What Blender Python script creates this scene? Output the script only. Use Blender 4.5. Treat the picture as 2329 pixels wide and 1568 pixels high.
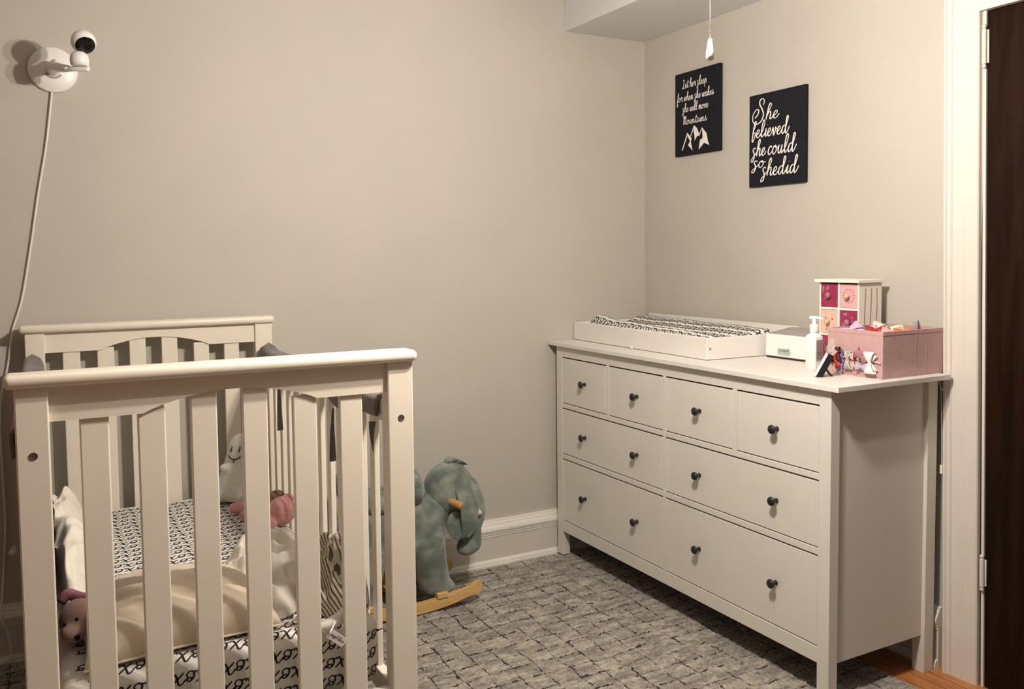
import bpy, bmesh, math, random
from mathutils import Vector, Matrix, noise
from mathutils.geometry import tessellate_polygon
import numpy as np
random.seed(7)
SC = bpy.context.scene
COL = SC.collection
PI = math.pi
for o in list(bpy.data.objects):
    bpy.data.objects.remove(o)

# ------------------------------------------------------------------ camera
cd = bpy.data.cameras.new('camera')
cam = bpy.data.objects.new('camera', cd)
COL.objects.link(cam)
_r = Vector((0.8780532775, -0.4784573749, -0.0100489888))
_u = Vector((0.0366157520, 0.0462299975, 0.9982595224))
_f = Vector((0.4771600659, 0.8768929967, -0.0581114774))
M = Matrix((_r, _u, -_f)).transposed().to_4x4()
M.translation = Vector((-2.5085, -3.29323, 1.34515))
cam.matrix_world = M
cd.sensor_width = 36.0
cd.lens = 1970.067 / 2329 * 36.0
cd.shift_y = -90 / 2329
cd.clip_start = 0.02
SC.camera = cam
# ------------------------------------------------------------------ world, exposure, lights
w = bpy.data.worlds.new('world')
SC.world = w
w.use_nodes = True
w.node_tree.nodes['Background'].inputs[0].default_value = (1.0, 0.85, 0.7, 1)
w.node_tree.nodes['Background'].inputs[1].default_value = 0.05
SC.view_settings.view_transform = 'Standard'
SC.view_settings.look = 'None'
SC.view_settings.exposure = 0.0
SC.view_settings.gamma = 1.0
SC.view_settings.use_curve_mapping = False
LC = Vector((-1.39, -1.85, 2.03))          # centre of the fan's light kit
LPOS = [LC + Vector((0.075 * math.cos(a), 0.075 * math.sin(a), -0.035)) for a in (0.6, 2.7, 4.8)]
for p in LPOS:
    ld = bpy.data.lights.new('bulb_light', 'POINT')
    ld.energy = 39.5
    ld.color = (1.0, 0.89, 0.78)
    ld.shadow_soft_size = 0.022
    lo = bpy.data.objects.new('bulb_light', ld)
    lo.location = p
    COL.objects.link(lo)

# ------------------------------------------------------------------ materials
def mat(name, col, rough=0.5, col2=None, nscale=20, ndetail=3, bump=0.0, bscale=200, sheen=0, metal=0, coat=0, spec=None, alpha=None, trans=0, mixlo=0.4, mixhi=0.6, stretch=None):
    m = bpy.data.materials.new(name)
    m.use_nodes = True
    nt = m.node_tree
    b = nt.nodes['Principled BSDF']
    b.inputs['Base Color'].default_value = (*col, 1)
    b.inputs['Roughness'].default_value = rough
    b.inputs['Metallic'].default_value = metal
    b.inputs['Sheen Weight'].default_value = sheen
    b.inputs['Coat Weight'].default_value = coat
    b.inputs['Transmission Weight'].default_value = trans
    if spec is not None:
        b.inputs['Specular IOR Level'].default_value = spec
    if alpha is not None:
        b.inputs['Alpha'].default_value = alpha
    tc = nt.nodes.new('ShaderNodeTexCoord')
    src = tc.outputs['Object']
    if stretch:
        mp = nt.nodes.new('ShaderNodeMapping')
        mp.inputs['Scale'].default_value = stretch
        nt.links.new(src, mp.inputs[0])
        src = mp.outputs[0]
    if col2 is not None:
        n = nt.nodes.new('ShaderNodeTexNoise')
        n.inputs['Scale'].default_value = nscale
        n.inputs['Detail'].default_value = ndetail
        nt.links.new(src, n.inputs['Vector'])
        r = nt.nodes.new('ShaderNodeValToRGB')
        r.color_ramp.elements[0].position = mixlo
        r.color_ramp.elements[0].color = (*col, 1)
        r.color_ramp.elements[1].position = mixhi
        r.color_ramp.elements[1].color = (*col2, 1)
        nt.links.new(n.outputs['Fac'], r.inputs[0])
        nt.links.new(r.outputs[0], b.inputs['Base Color'])
    if bump:
        n2 = nt.nodes.new('ShaderNodeTexNoise')
        n2.inputs['Scale'].default_value = bscale
        n2.inputs['Detail'].default_value = 3
        nt.links.new(src, n2.inputs['Vector'])
        bp = nt.nodes.new('ShaderNodeBump')
        bp.inputs['Strength'].default_value = bump
        bp.inputs['Distance'].default_value = 0.004
        nt.links.new(n2.outputs['Fac'], bp.inputs['Height'])
        nt.links.new(bp.outputs[0], b.inputs['Normal'])
    return m

MT = {}
MT['wall'] = mat('wall_paint', (0.50, 0.475, 0.425), 0.65, (0.515, 0.485, 0.435), 3, 2, bump=0.05, bscale=250)
MT['ceil'] = mat('ceiling_paint', (0.50, 0.49, 0.47), 0.8, (0.52, 0.51, 0.49), 3, 2, bump=0.05, bscale=150)
MT['soffit'] = mat('soffit_paint', (0.66, 0.66, 0.67), 0.7, (0.68, 0.68, 0.69), 3, 2, bump=0.05, bscale=250)
MT['trim'] = mat('trim_paint', (0.69, 0.655, 0.60), 0.45, (0.71, 0.67, 0.615), 6, 2, bump=0.04, bscale=60)
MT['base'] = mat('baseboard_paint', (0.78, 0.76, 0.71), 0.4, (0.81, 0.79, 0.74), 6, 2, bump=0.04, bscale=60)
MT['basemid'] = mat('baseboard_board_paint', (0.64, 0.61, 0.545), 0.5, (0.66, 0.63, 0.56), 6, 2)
MT['dresser'] = mat('dresser_white', (0.70, 0.675, 0.63), 0.45, (0.715, 0.69, 0.64), 5, 2, bump=0.02, bscale=80)
MT['dressertop'] = mat('dresser_top_white', (0.72, 0.70, 0.665), 0.4, (0.735, 0.715, 0.68), 5, 2, bump=0.02, bscale=80)
MT['crib'] = mat('crib_cream_paint', (0.80, 0.745, 0.635), 0.38, (0.815, 0.76, 0.65), 6, 2, bump=0.03, bscale=60)
MT['white'] = mat('white_plastic', (0.85, 0.84, 0.82), 0.35, (0.87, 0.86, 0.83), 8, 2)
MT['tray'] = mat('tray_white_paint', (0.77, 0.745, 0.70), 0.45, (0.79, 0.765, 0.72), 8, 2)
MT['black'] = mat('black_metal', (0.012, 0.011, 0.011), 0.45, (0.018, 0.016, 0.016), 60, 2)
MT['blackgloss'] = mat('black_glass', (0.004, 0.004, 0.005), 0.12, (0.006, 0.006, 0.007), 30, 2)
MT['canvas'] = mat('black_canvas', (0.012, 0.013, 0.017), 0.75, (0.017, 0.018, 0.023), 200, 2, bump=0.25, bscale=900, spec=0.1)
MT['letter'] = mat('white_lettering', (0.80, 0.77, 0.74), 0.6, (0.85, 0.82, 0.78), 40, 2)
MT['bolt'] = mat('dark_bolt', (0.07, 0.045, 0.032), 0.5, (0.09, 0.06, 0.04), 90, 2)
MT['screw'] = mat('grey_screw', (0.2, 0.19, 0.17), 0.45, (0.28, 0.27, 0.24), 90, 2)
MT['sheet'] = mat('white_sheet', (0.80, 0.78, 0.74), 0.85, (0.83, 0.81, 0.77), 14, 3, bump=0.1, bscale=500)
MT['ink'] = mat('black_print', (0.010, 0.008, 0.012), 0.8, (0.014, 0.011, 0.016), 14, 3)
MT['grey'] = mat('grey_knit', (0.13, 0.11, 0.108), 0.95, (0.165, 0.14, 0.137), 60, 3, bump=0.3, bscale=700, sheen=0.3)
MT['muslin'] = mat('muslin', (0.74, 0.70, 0.61), 1.0, (0.80, 0.76, 0.68), 30, 3, bump=0.25, bscale=600, sheen=0.2, spec=0.1)
MT['cream'] = mat('cream_satin', (0.74, 0.64, 0.50), 0.42, (0.76, 0.66, 0.52), 8, 2, bump=0.05, bscale=300, sheen=0.3)
MT['ghost'] = mat('ghost_plush', (0.72, 0.71, 0.64), 0.95, (0.76, 0.75, 0.68), 40, 3, bump=0.3, bscale=600, sheen=0.3)
MT['pinkplush'] = mat('pink_plush', (0.60, 0.27, 0.27), 0.95, (0.70, 0.35, 0.34), 30, 3, bump=0.4, bscale=500, sheen=0.4)
MT['palepink'] = mat('pale_pink_plush', (0.66, 0.44, 0.40), 0.95, (0.70, 0.48, 0.44), 40, 3, bump=0.4, bscale=600, sheen=0.4)
MT['brown'] = mat('brown_plush', (0.17, 0.085, 0.045), 0.95, (0.25, 0.13, 0.07), 60, 3, bump=0.4, bscale=600, sheen=0.3)
MT['eleph'] = mat('blue_grey_plush', (0.098, 0.130, 0.112), 0.95, (0.37, 0.40, 0.35), 13, 7, bump=0.25, bscale=900, sheen=0.3, mixlo=0.42, mixhi=0.80)  # pale noise patches put the crushed pile's highlights into the colour
MT['tusk'] = mat('tusk_plush', (0.60, 0.58, 0.50), 0.9, (0.65, 0.63, 0.55), 40, 3, sheen=0.3)
MT['pine'] = mat('pine_wood', (0.66, 0.44, 0.18), 0.5, (0.58, 0.36, 0.13), 14, 3, bump=0.05, bscale=60, stretch=(1, 12, 12))
MT['dowel'] = mat('dowel_wood', (0.50, 0.27, 0.10), 0.5, (0.42, 0.21, 0.07), 14, 3, stretch=(8, 8, 1))
MT['binpink'] = mat('pink_bin_fabric', (0.49, 0.305, 0.297), 0.9, (0.52, 0.33, 0.32), 60, 3, bump=0.3, bscale=900, sheen=0.2)
MT['bindark'] = mat('bin_inner_fabric', (0.10, 0.05, 0.05), 0.9, (0.12, 0.06, 0.06), 60, 3)
MT['lilac'] = mat('lilac_ribbon', (0.62, 0.42, 0.60), 0.6, (0.68, 0.47, 0.65), 40, 2)
MT['red'] = mat('red_ribbon', (0.33, 0.012, 0.014), 0.5, (0.42, 0.02, 0.02), 40, 2)
MT['darkbrown'] = mat('dark_brown_ribbon', (0.05, 0.015, 0.012), 0.6, (0.07, 0.02, 0.015), 40, 2)
MT['orange'] = mat('orange_ribbon', (0.62, 0.13, 0.015), 0.6, (0.70, 0.2, 0.03), 40, 2)
MT['blackribbon'] = mat('black_ribbon', (0.01, 0.008, 0.01), 0.6, (0.015, 0.012, 0.015), 40, 2)
MT['mauve'] = mat('mauve_ribbon', (0.34, 0.15, 0.18), 0.6, (0.38, 0.17, 0.21), 40, 2)
MT['creamribbon'] = mat('cream_ribbon', (0.82, 0.77, 0.64), 0.5, (0.85, 0.80, 0.68), 40, 2)
MT['whiteribbon'] = mat('white_ribbon', (0.86, 0.82, 0.74), 0.4, (0.88, 0.84, 0.77), 40, 2)
MT['greyribbon'] = mat('grey_green_ribbon', (0.40, 0.40, 0.36), 0.6, (0.45, 0.44, 0.40), 40, 2)
MT['violet'] = mat('violet_film', (0.20, 0.15, 0.42), 0.35, (0.27, 0.22, 0.50), 60, 2)
MT['glitter'] = mat('glitter_lilac', (0.75, 0.55, 0.85), 0.25, (0.95, 0.88, 1.0), 900, 2, bump=0.8, bscale=1500, metal=0.3)
MT['pinkfab'] = mat('salmon_fabric', (0.62, 0.19, 0.19), 0.9, (0.68, 0.23, 0.22), 30, 3, bump=0.2, bscale=300)
MT['magenta'] = mat('magenta_paper', (0.27, 0.018, 0.07), 0.5, (0.31, 0.03, 0.09), 70, 3)
MT['rosepaper'] = mat('rose_paper', (0.70, 0.38, 0.40), 0.5, (0.72, 0.41, 0.43), 70, 3)
MT['peach'] = mat('peach_paper', (0.72, 0.44, 0.40), 0.5, (0.74, 0.50, 0.36), 30, 3)
MT['deco'] = mat('decor_rose', (0.50, 0.12, 0.22), 0.5, (0.55, 0.15, 0.25), 50, 2)
MT['decodark'] = mat('decor_plum', (0.10, 0.02, 0.07), 0.5, (0.13, 0.03, 0.09), 50, 2)
MT['decoblue'] = mat('decor_blue', (0.42, 0.48, 0.52), 0.5, (0.48, 0.52, 0.55), 50, 2)
MT['stripe'] = mat('wavy_stripe_paint', (0.43, 0.20, 0.22), 0.5, (0.47, 0.23, 0.25), 90, 2)
MT['cabinet'] = mat('cabinet_ivory', (0.83, 0.80, 0.70), 0.45, (0.85, 0.82, 0.72), 8, 2)
MT['woodknob'] = mat('wood_knob', (0.72, 0.50, 0.32), 0.4, (0.66, 0.44, 0.27), 60, 2)
MT['lid'] = mat('grey_lid', (0.33, 0.31, 0.30), 0.5, (0.35, 0.33, 0.32), 10, 2)
MT['badge'] = mat('badge_silver', (0.50, 0.52, 0.48), 0.3, (0.58, 0.60, 0.56), 60, 2)
MT['badgeblue'] = mat('badge_teal', (0.30, 0.45, 0.45), 0.35, (0.40, 0.53, 0.52), 60, 2)
MT['badgetext'] = mat('badge_text', (0.16, 0.24, 0.26), 0.5, (0.2, 0.28, 0.3), 60, 2)
MT['labelgrey'] = mat('label_grey', (0.38, 0.32, 0.33), 0.5, (0.45, 0.38, 0.39), 300, 2)
MT['labelink'] = mat('label_ink', (0.09, 0.06, 0.08), 0.5, (0.13, 0.09, 0.11), 60, 2)
MT['cord'] = mat('white_cord', (0.80, 0.77, 0.70), 0.5, (0.83, 0.80, 0.73), 40, 2)
MT['chain'] = mat('nickel_chain', (0.45, 0.40, 0.34), 0.25, (0.55, 0.5, 0.43), 200, 2, metal=1)
MT['clear'] = mat('clear_plastic', (0.75, 0.74, 0.68), 0.15, (0.8, 0.78, 0.72), 20, 2, alpha=0.28, spec=0.8)
MT['tongue'] = mat('rust_thread', (0.25, 0.05, 0.02), 0.7, (0.3, 0.07, 0.03), 60, 2)

def mat_door():
    m = mat('dark_stained_wood', (0.010, 0.004, 0.0022), 0.4, (0.018, 0.007, 0.0035), 6, 5, stretch=(6, 6, 0.5), spec=0.1)
    return m
MT['door'] = mat_door()

def mat_zebra():
    m = mat('zebra_plush', (0.62, 0.58, 0.46), 0.95, bump=0.3, bscale=600, sheen=0.2)
    nt = m.node_tree
    b = nt.nodes['Principled BSDF']
    tc = nt.nodes.new('ShaderNodeTexCoord')
    mp = nt.nodes.new('ShaderNodeMapping')
    mp.inputs['Rotation'].default_value = (0.0, 0.75, 0.5)
    nt.links.new(tc.outputs['Object'], mp.inputs[0])
    wv = nt.nodes.new('ShaderNodeTexWave')
    wv.inputs['Scale'].default_value = 33
    wv.inputs['Distortion'].default_value = 5
    wv.inputs['Detail'].default_value = 1
    wv.inputs['Detail Scale'].default_value = 0.5
    nt.links.new(mp.outputs[0], wv.inputs['Vector'])
    r = nt.nodes.new('ShaderNodeValToRGB')
    r.color_ramp.elements[0].position = 0.20
    r.color_ramp.elements[0].color = (0.075, 0.055, 0.038, 1)
    r.color_ramp.elements[1].position = 0.34
    r.color_ramp.elements[1].color = (0.62, 0.57, 0.44, 1)
    nt.links.new(wv.outputs['Fac'], r.inputs[0])
    nt.links.new(r.outputs[0], b.inputs['Base Color'])
    return m
MT['zebra'] = mat_zebra()

def nd(nt, t, **kw):
    n = nt.nodes.new(t)
    for k, v in kw.items():
        setattr(n, k, v)
    return n
def mth(nt, op, a, b=None, c=None, clamp=False):
    n = nt.nodes.new('ShaderNodeMath')
    n.operation = op
    n.use_clamp = clamp
    for i, v in enumerate((a, b, c)):
        if v is None:
            continue
        if isinstance(v, (int, float)):
            n.inputs[i].default_value = v
        else:
            nt.links.new(v, n.inputs[i])
    return n.outputs[0]

def mat_rug():
    m = bpy.data.materials.new('rug_pile')
    m.use_nodes = True
    nt = m.node_tree
    b = nt.nodes['Principled BSDF']
    b.inputs['Roughness'].default_value = 0.95
    b.inputs['Sheen Weight'].default_value = 0.25
    tc = nd(nt, 'ShaderNodeTexCoord')
    sp = nd(nt, 'ShaderNodeSeparateXYZ')
    nt.links.new(tc.outputs['Object'], sp.inputs[0])
    def nz(scale, detail=2, sx=1, sy=1, off=0):
        mp = nd(nt, 'ShaderNodeMapping')
        mp.inputs['Scale'].default_value = (sx, sy, 1)
        mp.inputs['Location'].default_value = (off, off * 0.7, 0)
        nt.links.new(tc.outputs['Object'], mp.inputs[0])
        n = nd(nt, 'ShaderNodeTexNoise')
        n.inputs['Scale'].default_value = scale
        n.inputs['Detail'].default_value = detail
        nt.links.new(mp.outputs[0], n.inputs['Vector'])
        return n.outputs['Fac']
    def lines(axis, pitch, wob, off, wid):
        # wobbly dark lines perpendicular to the axis, broken up by masks
        co = sp.outputs[axis]
        w1 = mth(nt, 'MULTIPLY', mth(nt, 'SUBTRACT', nz(7, 1, off=off), 0.5), wob)
        w2 = mth(nt, 'MULTIPLY', mth(nt, 'SUBTRACT', nz(45, 2, off=off + 3), 0.5), 0.016)
        v = mth(nt, 'DIVIDE', mth(nt, 'ADD', mth(nt, 'ADD', co, w1), w2), pitch)
        fr = mth(nt, 'ABSOLUTE', mth(nt, 'SUBTRACT', mth(nt, 'FRACT', v), 0.5))
        wn = mth(nt, 'MULTIPLY', mth(nt, 'MAXIMUM', mth(nt, 'SUBTRACT', nz(26, 3, off=off + 9), 0.385), 0.0), wid / pitch * 4.1)
        return mth(nt, 'LESS_THAN', fr, wn), fr
    l1, _ = lines(0, 0.084, 0.034, 1.3, 0.0036)
    l2, _ = lines(1, 0.078, 0.032, 5.1, 0.0036)
    ln = mth(nt, 'MAXIMUM', l1, l2)
    # base mottling with streaks along x
    s1 = nz(9, 3, 1.0, 3.2, 2)
    s2 = nz(60, 3, 1.0, 1.6, 4)
    s3 = nz(420, 1, 1, 1, 6)
    mix = mth(nt, 'ADD', mth(nt, 'ADD', mth(nt, 'MULTIPLY', s1, 0.9), mth(nt, 'MULTIPLY', s2, 0.75)), mth(nt, 'MULTIPLY', s3, 0.8))
    rp = nd(nt, 'ShaderNodeValToRGB')
    rp.color_ramp.elements[0].position = 0.86
    rp.color_ramp.elements[0].color = (0.135, 0.118, 0.110, 1)
    rp.color_ramp.elements[1].position = 1.0
    rp.color_ramp.elements[1].color = (0.46, 0.42, 0.34, 1)
    e = rp.color_ramp.elements.new(0.93)
    e.color = (0.255, 0.228, 0.195, 1)
    mm = mth(nt, 'SUBTRACT', mth(nt, 'MULTIPLY', mix, 1.0), 0.725)
    nt.links.new(mm, rp.inputs[0])
    mx = nd(nt, 'ShaderNodeMix', data_type='RGBA')
    nt.links.new(ln, mx.inputs[0])
    nt.links.new(rp.outputs[0], mx.inputs[6])
    mx.inputs[7].default_value = (0.016, 0.012, 0.015, 1)
    nt.links.new(mx.outputs[2], b.inputs['Base Color'])
    # squeeze ramp: spread the mix around its mean
    rp.color_ramp.elements[0].position = 0.68
    rp.color_ramp.elements[1].position = 0.93
    rp.color_ramp.elements[2].position = 1.0
    els = rp.color_ramp.elements
    cols = [(0.16, 0.142, 0.132), (0.30, 0.272, 0.235), (0.50, 0.465, 0.385)]
    for i, (p, c) in enumerate(zip((0.30, 0.52, 0.74), cols)):
        els[i].position = p
        els[i].color = (*c, 1)
    return m
MT['rug'] = mat_rug()

def mat_floor():
    m = bpy.data.materials.new('oak_floor')
    m.use_nodes = True
    nt = m.node_tree
    b = nt.nodes['Principled BSDF']
    b.inputs['Roughness'].default_value = 0.35
    tc = nd(nt, 'ShaderNodeTexCoord')
    mp = nd(nt, 'ShaderNodeMapping')
    mp.inputs['Rotation'].default_value = (0, 0, PI / 2)
    nt.links.new(tc.outputs['Object'], mp.inputs[0])
    br = nd(nt, 'ShaderNodeTexBrick')
    br.inputs['Color1'].default_value = (0.60, 0.25, 0.08, 1)
    br.inputs['Color2'].default_value = (0.49, 0.195, 0.06, 1)
    br.inputs['Mortar'].default_value = (0.06, 0.022, 0.01, 1)
    br.inputs['Scale'].default_value = 1
    br.inputs['Mortar Size'].default_value = 0.0012
    br.inputs['Brick Width'].default_value = 0.9
    br.inputs['Row Height'].default_value = 0.057
    nt.links.new(mp.outputs[0], br.inputs['Vector'])
    mp2 = nd(nt, 'ShaderNodeMapping')
    mp2.inputs['Scale'].default_value = (14, 1.2, 1)
    nt.links.new(tc.outputs['Object'], mp2.inputs[0])
    n = nd(nt, 'ShaderNodeTexNoise')
    n.inputs['Scale'].default_value = 6
    n.inputs['Detail'].default_value = 6
    nt.links.new(mp2.outputs[0], n.inputs['Vector'])
    mx = nd(nt, 'ShaderNodeMix', data_type='RGBA', blend_type='MULTIPLY')
    mx.inputs[0].default_value = 0.7
    rp = nd(nt, 'ShaderNodeValToRGB')
    rp.color_ramp.elements[0].position = 0.3
    rp.color_ramp.elements[0].color = (0.55, 0.5, 0.45, 1)
    rp.color_ramp.elements[1].position = 0.65
    nt.links.new(n.outputs['Fac'], rp.inputs[0])
    nt.links.new(br.outputs['Color'], mx.inputs[6])
    nt.links.new(rp.outputs[0], mx.inputs[7])
    nt.links.new(mx.outputs[2], b.inputs['Base Color'])
    return m
MT['floor'] = mat_floor()

# ------------------------------------------------------------------ mesh helpers
def obj(name, bm, m, parent=None, smooth=False, angle=None):
    me = bpy.data.meshes.new(name)
    if smooth:
        for f in bm.faces:
            f.smooth = True
    bm.normal_update()
    bm.to_mesh(me)
    bm.free()
    o = bpy.data.objects.new(name, me)
    COL.objects.link(o)
    for mm in (m if isinstance(m, (list, tuple)) else [m]):
        me.materials.append(MT[mm] if isinstance(mm, str) else mm)
    if smooth and angle:
        me.set_sharp_from_angle(angle=math.radians(angle))
    if parent:
        o.parent = parent
        o.matrix_parent_inverse = parent.matrix_world.inverted() if False else Matrix.Translation(-parent.location) @ Matrix.Identity(4) if not parent.parent and parent.rotation_euler.z == 0 else Matrix.Identity(4)
    return o
def thing(name, label, cat, loc=(0, 0, 0), group=None):
    o = bpy.data.objects.new(name, None)
    o.empty_display_size = 0.05
    COL.objects.link(o)
    o.location = loc
    o['label'] = label
    o['category'] = cat
    if group:
        o['group'] = group
    return o
def tag(o, label, cat, group=None):
    o['label'] = label
    o['category'] = cat
    if group:
        o['group'] = group
    return o
def struct(name, bm, m, smooth=False):
    o = obj(name, bm, m, None, smooth, 35 if smooth else None)
    o['kind'] = 'structure'
    return o
def box(bm, x0, x1, y0, y1, z0, z1, bev=0.0, seg=2, rot=None, piv=None, mi=0):
    r = bmesh.ops.create_cube(bm, size=1)
    vs = r['verts']
    for v in vs:
        v.co = Vector(((x0 + x1) / 2 + v.co.x * (x1 - x0), (y0 + y1) / 2 + v.co.y * (y1 - y0), (z0 + z1) / 2 + v.co.z * (z1 - z0)))
    fs = set(f for v in vs for f in v.link_faces)
    for f in fs:
        f.material_index = mi
    if bev:
        es = list(set(e for v in vs for e in v.link_edges))
        bmesh.ops.bevel(bm, geom=es, offset=bev, segments=seg, profile=0.5, affect='EDGES', clamp_overlap=True)
        vs = None
    if rot is not None and vs:
        bmesh.ops.rotate(bm, verts=vs, cent=piv or ((x0 + x1) / 2, (y0 + y1) / 2, (z0 + z1) / 2), matrix=rot)
    return vs
def bxo(name, x0, x1, y0, y1, z0, z1, m, parent=None, bev=0.002, seg=2):
    bm = bmesh.new()
    box(bm, x0, x1, y0, y1, z0, z1, bev, seg)
    return obj(name, bm, m, parent)
def xform(bm, mtx, verts=None):
    bmesh.ops.transform(bm, matrix=mtx, verts=verts or bm.verts[:])
def lathe(bm, prof, seg=24, mtx=None, mi=0):
    # prof: (r, z) list, axis z
    rings = []
    for r, z in prof:
        if r < 1e-6:
            rings.append([bm.verts.new((0, 0, z))])
        else:
            rings.append([bm.verts.new((r * math.cos(2 * PI * i / seg), r * math.sin(2 * PI * i / seg), z)) for i in range(seg)])
    for a, b in zip(rings, rings[1:]):
        for i in range(seg):
            j = (i + 1) % seg
            if len(a) == 1 and len(b) == 1:
                continue
            if len(a) == 1:
                f = bm.faces.new((a[0], b[j], b[i]))
            elif len(b) == 1:
                f = bm.faces.new((a[i], a[j], b[0]))
            else:
                f = bm.faces.new((a[i], a[j], b[j], b[i]))
            f.material_index = mi
            f.smooth = True
    vs = [v for r in rings for v in r]
    if mtx is not None:
        bmesh.ops.transform(bm, matrix=mtx, verts=vs)
    return vs
def aim(p, d):
    d = Vector(d).normalized()
    q = Vector((0, 0, 1)).rotation_difference(d)
    return Matrix.Translation(p) @ q.to_matrix().to_4x4()
def catmull(pts, n=6):
    P = [Vector(p) for p in pts]
    if len(P) < 3:
        return P
    out = []
    for i in range(len(P) - 1):
        p0 = P[i - 1] if i > 0 else P[i] * 2 - P[i + 1]
        p1, p2 = P[i], P[i + 1]
        p3 = P[i + 2] if i + 2 < len(P) else P[i + 1] * 2 - P[i]
        for k in range(n):
            t = k / n
            out.append(0.5 * ((2 * p1) + (-p0 + p2) * t + (2 * p0 - 5 * p1 + 4 * p2 - p3) * t * t + (-p0 + 3 * p1 - 3 * p2 + p3) * t ** 3))
    out.append(P[-1])
    return out
def tube(bm, pts, rad, seg=10, n=6, caps=True, mi=0, flat=None):
    P = catmull(pts, n)
    N = len(P)
    rs = rad if isinstance(rad, (list, tuple)) else [rad] * 2
    def rr(t):
        x = t * (len(rs) - 1)
        i = min(int(x), len(rs) - 2)
        return rs[i] + (rs[i + 1] - rs[i]) * (x - i)
    T = (P[1] - P[0]).normalized()
    U = T.orthogonal().normalized()
    rings = []
    for i, p in enumerate(P):
        t = (P[min(i + 1, N - 1)] - P[max(i - 1, 0)]).normalized()
        U = (U - t * U.dot(t)).normalized()
        V = t.cross(U)
        r = rr(i / (N - 1))
        rings.append([bm.verts.new(p + (U * math.cos(2 * PI * k / seg) + V * math.sin(2 * PI * k / seg) * (flat or 1)) * r) for k in range(seg)])
    for a, b in zip(rings, rings[1:]):
        for k in range(seg):
            f = bm.faces.new((a[k], a[(k + 1) % seg], b[(k + 1) % seg], b[k]))
            f.smooth = True
            f.material_index = mi
    if caps:
        for rg, inv in ((rings[0], True), (rings[-1], False)):
            f = bm.faces.new(list(reversed(rg)) if inv else rg)
            f.material_index = mi
    return [v for r in rings for v in r]
def ell(bm, c, r, rot=None, u=20, v=14, mi=0):
    q = bmesh.ops.create_uvsphere(bm, u_segments=u, v_segments=v, radius=1)
    mtx = Matrix.Translation(c) @ (rot.to_4x4() if rot is not None else Matrix.Identity(4)) @ Matrix.Diagonal((r[0], r[1], r[2], 1))
    bmesh.ops.transform(bm, matrix=mtx, verts=q['verts'])
    for f in set(f for vv in q['verts'] for f in vv.link_faces):
        f.smooth = True
        f.material_index = mi
    return q['verts']
def rotz(a):
    return Matrix.Rotation(math.radians(a), 3, 'Z')
def rotx(a):
    return Matrix.Rotation(math.radians(a), 3, 'X')
def roty(a):
    return Matrix.Rotation(math.radians(a), 3, 'Y')
def extrude_profile(bm, prof, a, b, mi=0):
    # prof: closed list of 3D points at a; swept by vector b-a
    d = Vector(b) - Vector(a)
    v0 = [bm.verts.new(Vector(p)) for p in prof]
    v1 = [bm.verts.new(Vector(p) + d) for p in prof]
    n = len(prof)
    for i in range(n):
        j = (i + 1) % n
        bm.faces.new((v0[i], v0[j], v1[j], v1[i])).material_index = mi
    bm.faces.new(list(reversed(v0))).material_index = mi
    bm.faces.new(v1).material_index = mi
    bmesh.ops.recalc_face_normals(bm, faces=bm.faces[:])
def remesh(o, vox=0.006, smooth=2, fuzz=0):
    md = o.modifiers.new('remesh', 'REMESH')
    md.mode = 'VOXEL'
    md.voxel_size = vox
    md.use_smooth_shade = True
    s = o.modifiers.new('smooth', 'SMOOTH')
    s.factor = 0.6
    s.iterations = smooth
    return o

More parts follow.
